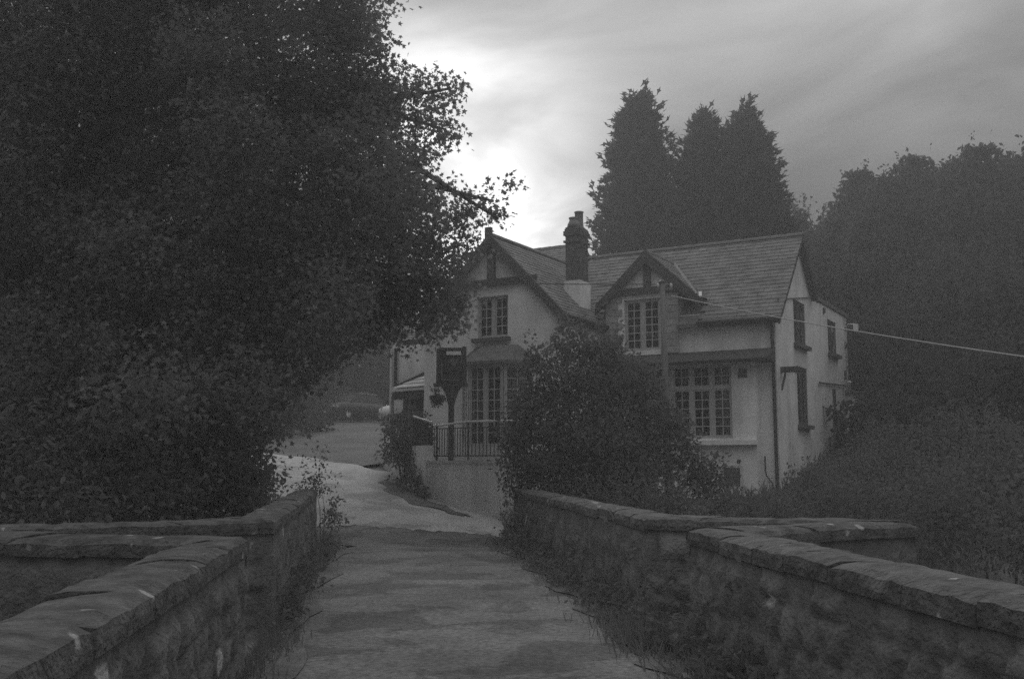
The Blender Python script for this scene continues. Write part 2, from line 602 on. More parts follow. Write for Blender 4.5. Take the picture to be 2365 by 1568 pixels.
make_ground()
i_split = next(i for i, c in enumerate(lane_c) if (-c[0] * math.sin(BA) + c[1] * math.cos(BA)) > 22.3)
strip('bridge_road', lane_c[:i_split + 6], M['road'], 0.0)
strip('lane', lane_c[i_split:], M['lane'], 0.004, across=41, rag=0.12)  # starts at the shade line; the lit stretch has its lightness in the colour
strip('forecourt', fore, M['gravel'], 0.0, zfun=lambda x, y: float(terrain(x, y, False)) + 0.001, crown=0.0, across=21, rag=0.3)
vg = catmull([np.array(p) for p in ((-1.15, 24.45, 0.12), (-2.1, 25.3, 0.30), (-2.95, 26.6, 0.36), (-3.5, 28.0, 0.12))], 8)
strip('verge', vg, M['verge'], 0.04, across=7, crown=0.03, rag=0.2)
vr = catmull([np.array([*br(2.34, b_)[:2], w_]) for b_, w_ in ((-5, .24), (3, .26), (7, .30), (9, .26), (12, .20), (16, .22), (20.3, .25))], 12)
strip('verge', vr, M['verge'], 0.025, across=7, crown=0.02, rag=0.18, zfun=lambda x, y: 0.0)
vl_ = catmull([np.array([*br(-0.92, b_)[:2], w_]) for b_, w_ in ((-5, .14), (4, .16), (7, .2), (12, .16), (18, .24), (20.5, .3))], 12)
strip('verge', vl_, M['verge'], 0.025, across=7, crown=0.02, rag=0.18, zfun=lambda x, y: 0.0)
w = MB(); w.add([(-400, -20, -2.75), (400, -20, -2.75), (400, 26, -2.75), (-400, 26, -2.75)], [(0, 1, 2, 3)])
tag(w.build('river', M['water']), kind='structure')


# ------------------------------------------------------------------ the stone bridge: two parapets with pointed refuges
PTOP = 1.02
CW = 0.40      # wall thickness
LEFT = [(-1.02, -5.0), (-1.02, 7.75), (-3.75, 8.85), (-1.08, 10.05), (-1.25, 16.5), (-1.38, 20.4)]
RIGHT = [(2.52, -5.0), (2.52, 8.25), (4.12, 9.0), (2.62, 10.05), (2.58, 16.0), (2.60, 20.6)]


def offset_poly(pts, dist):
    """offset an open polyline sideways (to its left for +) with mitres"""
    out = []
    P2 = [np.array(p, float) for p in pts]
    for i, p in enumerate(P2):
        def nrm(a, b):
            d = (b - a) / np.linalg.norm(b - a)
            return np.array([-d[1], d[0]])
        if i == 0: n = nrm(P2[0], P2[1])
        elif i == len(P2) - 1: n = nrm(P2[-2], P2[-1])
        else:
            n1, n2 = nrm(P2[i - 1], p), nrm(p, P2[i + 1])
            n = n1 + n2
            n = n / (np.dot(n, n1))
            n = n if np.linalg.norm(n) < 2.2 else n / np.linalg.norm(n) * 2.2
        out.append(p + n * dist)
    return out


def rubble_face(a, b, z0, z1, step, seed, side):
    """vertical masonry face from a to b with every stone standing proud of recessed joints"""
    g = np.random.default_rng(seed)
    L = np.linalg.norm(b - a)
    nx, nz = max(2, int(L / step) + 1), max(2, int((z1 - z0) / step) + 1)
    s = np.linspace(0, L, nx); z = np.linspace(z0, z1, nz)
    SS, ZZ = np.meshgrid(s, z)
    seeds = []
    zc = z0 - 0.1
    while zc < z1 + 0.2:
        h = g.uniform(0.14, 0.24)
        x = -0.3 + g.uniform(0, 0.3)
        while x < L + 0.3:
            wd = g.uniform(0.22, 0.5)
            seeds.append((x + wd / 2, zc + h / 2 + g.uniform(-0.03, 0.03), g.uniform(-0.03, 0.045)))
            x += wd
        zc += h
    sd = np.array(seeds)
    q = np.stack([SS.ravel(), ZZ.ravel() * 1.9], 1)
    D = np.full((len(q), 2), 1e9); pid = np.zeros(len(q), int)
    for c0 in range(0, len(q), 4000):
        qq = q[c0:c0 + 4000]
        dd = np.hypot(qq[:, None, 0] - sd[None, :, 0], qq[:, None, 1] - sd[None, :, 1] * 1.9)
        o = np.argpartition(dd, 1, axis=1)[:, :2]
        d2 = np.take_along_axis(dd, o, 1)
        srt = np.argsort(d2, axis=1)
        D[c0:c0 + 4000] = np.take_along_axis(d2, srt, 1)
        pid[c0:c0 + 4000] = np.take_along_axis(o, srt, 1)[:, 0]
    edge = np.clip((D[:, 1] - D[:, 0]) / 0.07, 0, 1)
    tone = (0.86 + 0.26 * g.uniform(0, 1, len(sd)))[pid] * edge + 0.74 * (1 - edge)
    rel = sd[pid, 2] * 0.75 * edge + 0.030 * edge - 0.028 + 0.006 * np.sin(SS.ravel() * 23 + ZZ.ravel() * 31) + g.normal(0, 0.003, len(q))
    fall = np.minimum(1, np.minimum(SS.ravel(), L - SS.ravel()) / 0.12)
    rel = rel * np.clip(fall, 0, 1)
    rel = rel * np.clip((PTOP - 0.10 - ZZ.ravel()) / 0.16, 0, 1) - 0.012 * (ZZ.ravel() > PTOP - 0.2)
    d = (b - a) / L
    n = np.array([-d[1], d[0]]) * side
    XY = a[None, :] + d[None, :] * SS.ravel()[:, None] + n[None, :] * rel[:, None]
    V = np.stack([XY[:, 0], XY[:, 1], ZZ.ravel(), tone], 1)
    idx = np.arange(nx * nz).reshape(nz, nx)
    F = np.stack([idx[:-1, :-1].ravel(), idx[:-1, 1:].ravel(), idx[1:, 1:].ravel(), idx[1:, :-1].ravel()], 1)
    return V, F


def make_parapet(poly, out_side, label, seed):
    """poly: inner edge in bridge coordinates; out_side +1/-1 picks the outer side"""
    root = empty('stone_parapet', br(*poly[3]))
    inv = Matrix.Translation(-root.location)
    tag(root, label, 'wall')
    W = lambda p: np.array(br(p[0], p[1]))[:2]
    inner = poly
    outer = offset_poly(poly, CW * out_side)
    Vs, Fs, n = [], [], 0
    k = 0
    for line, sgn, zb in ((inner, -out_side, -0.3), (outer, out_side, -3.4)):
        for i in range(len(line) - 1):
            a, b = W(line[i]), W(line[i + 1])
            far = line[i][1] > 9.5
            st = 0.075 if far else 0.042
            if zb < -1:
                V, F = rubble_face(a, b, -0.6, PTOP - 0.1, st + 0.02, seed + k, sgn)
                Vs.append(V); Fs.append(F + n); n += len(V)
                V, F = rubble_face(a, b, zb, -0.55, 0.3, seed + k, sgn)
            else:
                V, F = rubble_face(a, b, zb, PTOP - 0.1, st, seed + k, sgn)
            Vs.append(V); Fs.append(F + n); n += len(V)
            k += 1
    for e in (0, -1):
        a, b = W(inner[e]), W(outer[e])
        V, F = rubble_face(a, b, -3.4, PTOP - 0.1, 0.12, seed + 77, 0.0)
        Vs.append(V); Fs.append(F + n); n += len(V)
    V = np.concatenate(Vs); V[:, :2] -= np.array(root.location)[:2]
    rw = np_mesh('rubble_wall', V[:, :3], np.concatenate(Fs), M['stone'], root)
    at_ = rw.data.attributes.new('tone', 'FLOAT', 'POINT')
    at_.data.foreach_set('value', np.ascontiguousarray(V[:, 3], dtype=np.float32))
    # coping stones, laid one after another along the polyline
    g = random.Random(seed)
    ins = offset_poly(poly, -0.014 * out_side)
    outs = offset_poly(poly, (CW + 0.03) * out_side)
    for i in range(len(poly) - 1):
        a0, a1, b0, b1 = (np.array(x) for x in (ins[i], ins[i + 1], outs[i], outs[i + 1]))
        L = np.linalg.norm(a1 - a0)
        cuts = [0.0]
        while cuts[-1] < L - 0.75:
            cuts.append(cuts[-1] + g.uniform(0.5, 0.95))
        cuts.append(L)
        for j in range(len(cuts) - 1):
            t0, t1 = (cuts[j] + 0.006) / L, (cuts[j + 1] - 0.006) / L
            nl = 8
            # cross-section from inner bottom, over a rounded top, to outer bottom
            sec = [(0, -0.11), (-0.005, -0.06), (0.015, -0.005), (0.14, 0.022), (0.32, 0.03), (0.52, 0.034), (0.72, 0.028), (0.88, 0.014), (0.99, -0.02), (1, -0.07), (1, -0.11)]
            dz = g.uniform(-0.008, 0.008)
            tilt = g.uniform(-0.02, 0.02)
            V, F = [], []
            for q in range(nl):
                t = t0 + (t1 - t0) * q / (nl - 1)
                pi, po = a0 + (a1 - a0) * t, b0 + (b1 - b0) * t
                endr = 0.005 if q in (0, nl - 1) else 0.0
                for s, h in sec:
                    p = pi + (po - pi) * s
                    jit = 0 if h < -0.1 else 0.008
                    w3 = br(p[0] + g.uniform(-jit, jit), p[1])
                    V.append((w3.x - root.location.x, w3.y - root.location.y,
                              PTOP + h + dz + tilt * (s - 0.5) - (endr if h > -0.1 else 0) + g.uniform(-jit, jit)))
            m_ = len(sec)
            for q in range(nl - 1):
                for s in range(m_ - 1):
                    a = q * m_ + s
                    F.append((a, a + 1, a + m_ + 1, a + m_))
            F.append(tuple(range(m_)))
            F.append(tuple(range((nl - 1) * m_, nl * m_))[::-1])
            mb = MB(); mb.v, mb.f = V, F
            mb.build('coping_stone', M['coping'], root)
    return root


make_parapet(LEFT, 1, 'mossy stone bridge parapet with pointed refuge, running below the big maple', 100)
make_parapet(RIGHT, -1, 'mossy stone bridge parapet with pointed refuge, on the side of the shrub and pole', 200)
deck = MB()
fill = [br(-1.35, -5, -0.35), br(2.85, -5, -0.35), br(2.85, 20.7, -0.35), br(-1.35, 20.7, -0.35)]
deck.prism(fill, (0, 0, 0.2))
for poly in (LEFT, RIGHT):
    deck.prism([br(*poly[1], -0.30), br(*poly[2], -0.30), br(*poly[3], -0.30)], (0, 0, 0.24))
tag(deck.build('bridge_deck', M['verge']), kind='structure')

# ------------------------------------------------------------------ the pub
house = empty('public_house', (HX, HY, 0), HROT)
tag(house, 'white rendered pub with black timbered gables, slate roofs and brick chimney', 'pub')


def clip_convex(poly, outline):
    """clip a 2-D polygon by a convex outline (counter-clockwise)"""
    res = poly
    for i in range(len(outline)):
        a, b = outline[i], outline[(i + 1) % len(outline)]
        inp, res = res, []
        if not inp: break
        ins = lambda p: (b[0] - a[0]) * (p[1] - a[1]) - (b[1] - a[1]) * (p[0] - a[0]) >= -1e-9
        for k in range(len(inp)):
            p, q = inp[k - 1], inp[k]
            if ins(p) != ins(q):
                d1 = (b[0] - a[0]) * (p[1] - a[1]) - (b[1] - a[1]) * (p[0] - a[0])
                d2 = (b[0] - a[0]) * (q[1] - a[1]) - (b[1] - a[1]) * (q[0] - a[0])
                t = d1 / (d1 - d2)
                res.append((p[0] + t * (q[0] - p[0]), p[1] + t * (q[1] - p[1])))
            if ins(q): res.append(q)
    return res


def wall(name, origin, du, nout, outline, holes, mat, reveal=0.16, parent=None):
    """wall face in the plane (origin, du, up) with window openings and reveals"""
    o, du, nout = Vector(origin), Vector(du), Vector(nout)
    to3 = lambda p, dep=0.0: o + du * p[0] + Vector((0, 0, p[1])) - nout * dep
    xs = sorted({p[0] for p in outline} | {h[0] for h in holes} | {h[1] for h in holes})
    zs = sorted({p[1] for p in outline} | {h[2] for h in holes} | {h[3] for h in holes})
    mb = MB()
    for i in range(len(xs) - 1):
        for j in range(len(zs) - 1):
            cx, cz = (xs[i] + xs[i + 1]) / 2, (zs[j] + zs[j + 1]) / 2
            if any(h[0] < cx < h[1] and h[2] < cz < h[3] for h in holes): continue
            poly = clip_convex([(xs[i], zs[j]), (xs[i + 1], zs[j]), (xs[i + 1], zs[j + 1]), (xs[i], zs[j + 1])], outline)
            if len(poly) > 2:
                mb.add([to3(p) for p in poly], [tuple(range(len(poly)))])
                mb.add([to3(p, 0.30) for p in poly], [tuple(range(len(poly)))[::-1]])
    for x0, x1, z0, z1 in holes:
        c = [(x0, z0), (x1, z0), (x1, z1), (x0, z1)]
        for k in range(4):
            a, b = c[k], c[(k + 1) % 4]
            mb.add([to3(a), to3(b), to3(b, 0.30), to3(a, 0.30)], [(0, 1, 2, 3)])
    return mb.build(name, mat, parent or house)


def window(origin, du, nout, x0, x1, z0, z1, lights, cols, rows, depth=0.10, transom=None, sill=True, sillmat='sill',
           label=None, frame=0.055, parent=house, curtain=None, fmat='frame'):
    """casement window: frame mesh with mullions and glazing bars, panes and sill as its pieces"""
    o, du, nout = Vector(origin), Vector(du), Vector(nout)
    to3 = lambda a, z, dep: o + du * a + Vector((0, 0, z)) - nout * dep
    fm = MB()

    def piece(a0, a1, b0, b1, d0, d1):
        c = to3((a0 + a1) / 2, (b0 + b1) / 2, (d0 + d1) / 2)
        fm.obox(c, du * (a1 - a0) / 2, nout * (d1 - d0) / 2, Vector((0, 0, (b1 - b0) / 2)))
    piece(x0, x0 + frame, z0, z1, depth, depth + 0.08)
    piece(x1 - frame, x1, z0, z1, depth, depth + 0.08)
    piece(x0 + frame, x1 - frame, z1 - frame, z1, depth + 0.002, depth + 0.08)
    piece(x0 + frame, x1 - frame, z0, z0 + frame, depth + 0.002, depth + 0.08)
    mull = 0.10
    panes = []
    bands = [(z0 + frame, z1 - frame, rows)]
    if transom:
        zt, rt = transom
        piece(x0 + frame, x1 - frame, zt - 0.045, zt + 0.045, depth - 0.004, depth + 0.08)
        bands = [(z0 + frame, zt - 0.045, rows), (zt + 0.045, z1 - frame, rt)]
    wl = (x1 - x0 - 2 * frame - mull * (lights - 1)) / lights
    for k in range(lights):
        a0 = x0 + frame + k * (wl + mull)
        if k:
            piece(a0 - mull, a0, z0 + frame, z1 - frame, depth + 0.004, depth + 0.08)
        for (b0, b1, nr) in bands:
            st = 0.04      # casement stile
            for (q0, q1, r0, r1) in ((a0, a0 + st, b0, b1), (a0 + wl - st, a0 + wl, b0, b1), (a0 + st, a0 + wl - st, b0, b0 + st), (a0 + st, a0 + wl - st, b1 - st, b1)):
                piece(q0, q1, r0, r1, depth + 0.015, depth + 0.07)
            gw, gh, bar = wl - 2 * st, b1 - b0 - 2 * st, 0.028
            for c in range(1, cols):
                xx = a0 + st + gw * c / cols
                piece(xx - bar / 2, xx + bar / 2, b0 + st, b1 - st, depth + 0.022, depth + 0.055)
            for r_ in range(1, nr):
                zz = b0 + st + gh * r_ / nr
                piece(a0 + st, a0 + wl - st, zz - bar / 2, zz + bar / 2, depth + 0.020, depth + 0.057)
            for c in range(cols):
                for r_ in range(nr):
                    panes.append((a0 + st + gw * (c + 0.5) / cols, b0 + st + gh * (r_ + 0.5) / nr, gw / cols, gh / nr))
    win = fm.build('window', M[fmat], parent)
    if label: win['label'] = label
    cache = {}
    for (a, z, w_, h_) in panes:
        key = (round(w_, 3), round(h_, 3))
        if key not in cache:
            pm = MB(); pm.obox((0, 0, 0), du * w_ / 2, nout * 0.003, Vector((0, 0, h_ / 2)))
            cache[key] = pm.mesh('pane', M['glass'])
        po = bpy.data.objects.new('pane', cache[key])
        COL.objects.link(po); po.parent = win
        po.location = to3(a, z, depth + 0.038)
    if sill:
        sm = MB()
        c = to3((x0 + x1) / 2, z0 - 0.06, -0.03)
        sm.obox(c, du * ((x1 - x0) / 2 + 0.10), nout * 0.13, Vector((0, 0, 0.058)))
        sm.build('sill', M[sillmat], win)
    if curtain:
        for (c0, c1) in curtain:
            cm = MB()
            n = 14
            for i in range(n):
                a, b = c0 + (c1 - c0) * i / n, c0 + (c1 - c0) * (i + 1) / n
                da, db = 0.22 + 0.035 * math.sin(i * 1.9), 0.22 + 0.035 * math.sin((i + 1) * 1.9)
                cm.add([to3(a, z0, da), to3(b, z0, db), to3(b, z1, db), to3(a, z1, da)], [(0, 1, 2, 3)])
            cm.build('curtain', M['curtain'], win, True)
    return win


EAVE = 5.92
XF, YF = Vector((1, 0, 0)), Vector((0, -1, 0))       # along the front, and out of the front
WINGY = -2.66
# walls --------------------------------------------------------------------------------------------
dorm_win = (-4.60, -3.43, 4.92, 6.50)
bay_win = (-4.22, -1.18, 2.25, 4.38)
wall('wall', (0, 0, 0), XF, YF, [(-5.33, -0.6), (0, -0.6), (0, EAVE), (-5.33, EAVE)],
     [(dorm_win[0], dorm_win[1], dorm_win[2], EAVE), (-4.4, -1.0, 2.0, 4.39)], M['render'])
wall('wall', (0, 0, 0), (0, 1, 0), (1, 0, 0), [(0, -0.6), (4.44, -0.6), (4.44, 6.82), (2.7, 8.52), (0, EAVE - 0.05)],
     [(2.1, 3.5, 5.15, 6.50), (2.25, 3.5, 2.70, 4.47)], M['render'])
wall('wall', (0, 0, 0), (0, 1, 0), (1, 0, 0), [(4.44, -0.6), (9.8, -0.6), (9.8, 6.95), (4.44, 6.82)],
     [(6.65, 7.95, 5.29, 6.45), (7.0, 7.6, 3.15, 4.07)], M['render'])
wing_win = (-8.34, -7.24, 5.27, 6.54)
wing_bay = (-8.2, -7.1, 2.05, 4.40)
wall('wall', (0, WINGY, 0), XF, YF, [(-10.25, -0.6), (-5.33, -0.6), (-5.33, 5.85), (-7.79, 8.36), (-10.25, 5.85)],
     [wing_win, (-8.4, -6.9, 2.0, 4.4)], M['render'])
wall('wall', (-5.33, 0, 0), (0, 1, 0), (1, 0, 0), [(WINGY, -0.6), (0, -0.6), (0, 5.9), (WINGY, 5.9)], [], M['render'])
wall('wall', (-10.25, 0, 0), (0, 1, 0), (-1, 0, 0), [(WINGY, -0.6), (6, -0.6), (6, 5.9), (WINGY, 5.9)], [], M['render'])
SBY = -1.55
wall('wall', (0, SBY, 0), XF, YF, [(-12.32, -0.6), (-10.25, -0.6), (-10.25, 5.4), (-12.32, 5.4)], [(-11.6, -11.05, 1.7, 3.75)], M['render'])
wall('wall', (-12.32, 0, 0), (0, 1, 0), (-1, 0, 0), [(SBY, -0.6), (8.5, -0.6), (8.5, 6.2), (3.7, 9.3), (SBY, 5.4)], [], M['render'])
wall('wall', (0, 8.5, 0), XF, (0, 1, 0), [(-12.32, -0.6), (-7.9, -0.6), (-7.9, 6.0), (-12.32, 6.0)], [], M['render'])
wall('wall', (-7.9, 0, 0), (0, 1, 0), (1, 0, 0), [(0.5, 3), (8.5, 3), (8.5, 6.1), (3.7, 9.3), (0.5, 7.0)], [], M['render'])
wall('wall', (0, 9.8, 0), XF, (0, 1, 0), [(-7.9, -0.6), (0, -0.6), (0, 6.95), (-7.9, 6.95)], [], M['render'])
# floor between the storeys keeps the rooms dark
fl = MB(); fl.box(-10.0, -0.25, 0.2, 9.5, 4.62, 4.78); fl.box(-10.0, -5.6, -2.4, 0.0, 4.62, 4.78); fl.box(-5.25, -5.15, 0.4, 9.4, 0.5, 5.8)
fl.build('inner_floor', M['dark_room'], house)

# projecting ground-floor bay with its pent roof
bay = wall('bay_wall', (0, -0.45, 0), XF, YF, [(-4.8, -0.6), (-0.5, -0.6), (-0.5, 4.42), (-4.8, 4.42)], [bay_win], M['render'])
for cx in (-0.80, -4.8):
    bm_ = MB(); bm_.box(cx, cx + 0.3, -0.449, 0.0, -0.6, 4.42); bm_.build('bay_cheek', M['render'], house)
window((0, -0.45, 0), XF, YF, *bay_win, 5, 2, 5, 0.08, transom=(3.70, 2), sill=False, label='wide grey mullioned window under the pent roof',
       curtain=[(-1.95, -1.22), (-4.2, -3.7)])
lg = MB(); lg.box(-4.4, -0.46, -0.62, -0.452, 2.06, 2.19); lg.build('window_ledge', M['white_paint'], house)
pent = MB()
pent.prism([(-5.30, -0.02, 4.80), (-5.30, -0.82, 4.47), (-5.30, -0.82, 4.40), (-5.30, -0.02, 4.40)], (5.28, 0, 0))
pent.build('pent_roof', M['timber'], house)
pg = MB(); pg.tube([(-5.30, -0.88, 4.43), (0.03, -0.88, 4.44)], 0.05, 8); pg.build('gutter', M['metal_dark'], house)
vt = MB(); vt.box(-0.98, -0.72, -0.475, -0.452, 3.95, 4.21)
for k in range(4): vt.box(-0.96, -0.74, -0.49, -0.475, 3.98 + k * 0.055, 4.005 + k * 0.055)
vt.build('air_vent', M['sill'], house)
# meter hatch, elbow pipe and hanging cable low on the bay wall
ht = MB(); ht.box(-1.45, -0.98, -0.50, -0.452, 0.95, 1.42); ht.build('cellar_hatch', M['sill'], house)
ht = MB(); ht.box(-1.52, -1.45, -0.515, -0.452, 0.90, 1.49); ht.box(-0.98, -0.91, -0.515, -0.452, 0.90, 1.49); ht.box(-1.45, -0.98, -0.515, -0.452, 1.42, 1.49); ht.build('hatch_frame', M['render_old'], house)
ht = MB(); ht.tube([(-1.0, -0.46, 1.62), (-1.0, -0.56, 1.62), (-1.0, -0.58, 1.55)], 0.045, 8); ht.build('overflow_pipe', M['metal_dark'], house)
ht = MB(); ht.tube([(-0.40, -0.03, 1.75), (-0.40, -0.05, 1.35), (-0.36, -0.06, 1.2), (-0.2, -0.07, 1.0), (-0.15, -0.06, 0.6)], 0.018, 6); ht.build('hanging_cable', M['cable_dark'], house)

# dormer (gablet) with quoins
dw = wall('dormer_wall', (0, -0.12, 0), XF, YF, [(-5.18, 4.78), (-2.86, 4.78), (-2.86, 6.55), (-3.80, 7.75), (-5.18, 6.55)], [dorm_win], M['render'])
for cx in (-5.18, -3.09):
    db = MB(); db.box(cx, cx + 0.23, -0.119, 0.6, 4.78, 6.5); db.build('dormer_cheek', M['render'], house)
window((0, -0.12, 0), XF, YF, *dorm_win, 2, 2, 6, 0.07, label='tall grey casement pair under the dormer gable', sill=False)
qz = 4.80
i = 0
while qz < 6.45:
    h = 0.205
    long_ = i % 2 == 0
    for side in (-1, 1):
        q = MB()
        if side < 0: q.box(-5.20, -4.66 if long_ else -4.80, -0.165, -0.121, qz, qz + h - 0.012)
        else: q.box(-3.36 if long_ else -3.22, -2.84, -0.165, -0.121, qz, qz + h - 0.012)
        q.build('quoin', M['quoin'], house)
    qz += h
    i += 1

# windows of the gable end and wing
GX, GN = Vector((0, 1, 0)), Vector((1, 0, 0))
window((0, 0, 0), GX, GN, 2.1, 3.5, 5.15, 6.50, 2, 1, 2, 0.02, fmat='sill')
window((0, 0, 0), GX, GN, 2.25, 3.5, 2.70, 4.47, 2, 1, 2, 0.02, fmat='sill')
window((0, 0, 0), GX, GN, 6.65, 7.95, 5.29, 6.45, 2, 1, 1, 0.02, fmat='sill')
window((0, 0, 0), GX, GN, 7.0, 7.6, 3.15, 4.07, 1, 1, 2, 0.02, fmat='sill')
window((0, WINGY, 0), XF, YF, *wing_win, 2, 2, 4, 0.10, label='grey casement pair in the timbered wing gable')
# small door and window of the porch side block
pd = MB(); pd.box(-11.58, -11.07, SBY + 0.05, SBY + 0.12, 1.7, 3.73); pd.build('side_door', M['sill'], house)

# canted bay of the wing
by0 = WINGY - 0.62
plan = [(-8.85, WINGY), (-8.22, by0), (-7.06, by0), (-6.45, WINGY)]
for (z0, z1) in ((-0.6, 2.02), (4.40, 4.52)):
    bm_ = MB(); bm_.prism([(x, y, z0) for x, y in plan], (0, 0, z1 - z0)); bm_.build('bay_base' if z0 < 0 else 'bay_head', M['render_old'], house)
window((0, by0, 0), XF, YF, -8.22, -7.06, 2.02, 4.40, 2, 2, 7, 0.0, sill=False, label='tall front casements of the canted bay')
cr = Vector((-6.45 + 7.06, 0.62, 0)); lc = cr.length; cr = cr / lc
window((-7.06, by0, 0), cr, Vector((cr.y, -cr.x, 0)), 0.05, lc - 0.02, 2.02, 4.40, 1, 2, 7, 0.0, sill=False)
cl_ = Vector((-8.22 + 8.85, -0.62, 0)); cl_ = cl_ / cl_.length
window((-8.85, WINGY, 0), cl_, Vector((cl_.y, -cl_.x, 0)), 0.02, lc - 0.05, 2.02, 4.40, 1, 2, 7, 0.0, sill=False)
ev = [(-9.08, WINGY, 4.50), (-8.34, by0 - 0.2, 4.50), (-6.94, by0 - 0.2, 4.50), (-6.2, WINGY, 4.50)]
tp = [(-8.35, WINGY, 5.02), (-8.05, WINGY - 0.12, 5.02), (-7.2, WINGY - 0.12, 5.02), (-6.9, WINGY, 5.02)]
br_ = MB()
br_.add(ev + tp + [(x, y, z - 0.09) for x, y, z in ev],
        [(0, 1, 5, 4), (1, 2, 6, 5), (2, 3, 7, 6), (4, 5, 6, 7), (8, 9, 1, 0), (9, 10, 2, 1), (10, 11, 3, 2), (11, 10, 9, 8)])
br_.build('bay_roof', M['ridge'], house)

# roofs --------------------------------------------------------------------------------------------
MR, MS = 8.59, 0.989          # main ridge height and slope
WX, WR, WS = -7.79, 8.40, 1.02
DX, DR, DS = -3.80, 7.94, 0.93
BR_, BS = 9.35, 0.75


def z_main(x, y): return MR - abs(y - 2.7) * MS if (-8.0 < x < 0.26 and -0.32 < y < 4.5) else -9
def z_wing(x, y): return WR - abs(x - WX) * WS if (abs(x - WX) < 2.62 and -3.0 < y < 3.4) else -9
def z_dorm(x, y): return DR - abs(x - DX) * DS if (abs(x - DX) < 1.66 and -0.45 < y < 2.5) else -9
def z_back(x, y): return BR_ - abs(y - 3.7) * BS if (-12.8 < x < -7.7 and -1.9 < y < 8.8) else -9
def z_top(x, y): return max(z_main(x, y), z_wing(x, y), z_dorm(x, y), z_back(x, y))


def gable_slab(mb, axis, ridge, a0, a1, half, zr, slope, t=0.10, drop=0.03):
    """two thick roof slopes; axis 'x': ridge runs along x at y = ridge"""
    for s in (-1, 1):
        pts = [(0, zr - drop), (s * half, zr - drop - half * slope), (s * half, zr - drop - t - half * slope), (0, zr - drop - t)]
        if axis == 'x':
            mb.prism([(a0, ridge + q, z) for q, z in pts], (a1 - a0, 0, 0))
        else:
            mb.prism([(ridge + q, a0, z) for q, z in pts], (0, a1 - a0, 0))


roof = MB()
pts = [(2.7, MR - 0.03), (-0.28, MR - 0.03 - 2.98 * MS), (-0.28, MR - 0.13 - 2.98 * MS), (2.7, MR - 0.14)]
roof.prism([(-7.9, y, z) for y, z in pts], (2.72, 0, 0))
roof.prism([(-2.86, y, z) for y, z in pts], (3.08, 0, 0))
pts = [(2.7, MR - 0.03), (0.5, MR - 0.03 - 2.2 * MS), (0.5, MR - 0.13 - 2.2 * MS), (2.7, MR - 0.14)]
roof.prism([(-5.18, y, z) for y, z in pts], (2.32, 0, 0))
pts = [(2.7, MR - 0.03), (4.44, MR - 0.03 - 1.74 * MS), (4.44, MR - 0.13 - 1.74 * MS), (2.7, MR - 0.14)]
roof.prism([(-7.9, y, z) for y, z in pts], (8.12, 0, 0))
gable_slab(roof, 'y', WX, -2.80, 2.4, 2.58, WR, WS)
gable_slab(roof, 'y', DX, -0.25, 2.0, 1.60, DR, DS)
gable_slab(roof, 'x', 3.7, -12.5, -7.75, 5.0, BR_, BS)
roof.box(-7.9, 0.06, 4.44, 9.88, 6.88, 7.0)
roof_o = roof.build('roof', M['ridge'], house)

# slates: the 300 that show largest are pieces of their own, the others one part
GA = 0.185
spots = []      # (matrix columns, area seen)


def lay(axis_e, up_s, nrm, start, length, height, gauge, wd, ztest, pri, seed):
    g = random.Random(seed)
    rows = int(height / gauge)
    for r_ in range(rows):
        off = (r_ % 2) * wd / 2
        n = int(length / wd) + 1
        for c in range(n + 1):
            a = c * wd - off + wd / 2
            w_ = wd
            if a < wd * 0.4: a, w_ = wd * 0.25, wd * 0.5
            elif a > length - wd * 0.4: a, w_ = length - wd * 0.25, wd * 0.5
            if a < 0 or a > length: continue
            p = start + axis_e * a + up_s * (r_ * gauge + gauge * 0.5)
            if z_top(p.x, p.y) > p.z + 0.07: continue
            q = start + axis_e * (a) + up_s * (r_ * gauge)
            spots.append((q, axis_e, up_s, nrm, w_, gauge, pri(p) - (3 if w_ < wd else 0), g.uniform(-0.012, 0.012), g.uniform(0.0, 0.008), g.uniform(0.97, 1.0)))


def slope_frame(e, fall):
    e = Vector(e).normalized(); up = Vector(fall).normalized()
    n = e.cross(up)
    if n.z < 0: n = -n
    return e, up, n


e, up, n = slope_frame((1, 0, 0), (0, 1, MS))
lay(e, up, n, Vector((-7.0, -0.33, MR - 3.03 * MS)), 7.24, 3.03 * math.hypot(1, MS), GA, 0.29, None, lambda p: 10 + p.x * 0.2 - (4 if p.x < -5.6 else 0), 1)
e, up, n = slope_frame((0, 1, 0), (-1, 0, WS))
lay(e, up, n, Vector((WX + 2.62, -2.82, WR - 2.62 * WS)), 5.6, 2.62 * math.hypot(1, WS), 0.17, 0.27, None, lambda p: 5, 2)
e, up, n = slope_frame((0, 1, 0), (1, 0, WS))
lay(e, up, n, Vector((WX - 2.62, -2.82, WR - 2.62 * WS)), 5.6, 2.62 * math.hypot(1, WS), 0.17, 0.27, None, lambda p: 1, 3)
e, up, n = slope_frame((0, 1, 0), (-1, 0, DS))
lay(e, up, n, Vector((DX + 1.64, -0.27, DR - 1.64 * DS)), 2.2, 1.64 * math.hypot(1, DS), 0.17, 0.27, None, lambda p: 6, 4)
e, up, n = slope_frame((0, 1, 0), (1, 0, DS))
lay(e, up, n, Vector((DX - 1.64, -0.27, DR - 1.64 * DS)), 2.2, 1.64 * math.hypot(1, DS), 0.17, 0.27, None, lambda p: 1, 5)
e, up, n = slope_frame((1, 0, 0), (0, 1, BS))
lay(e, up, n, Vector((-12.52, 3.7 - 5.05, BR_ - 5.05 * BS)), 4.8, 5.05 * math.hypot(1, BS), GA, 0.29, None, lambda p: 2, 6)

spots.sort(key=lambda s: -s[6])
slate_cache = {}
rest = MB()


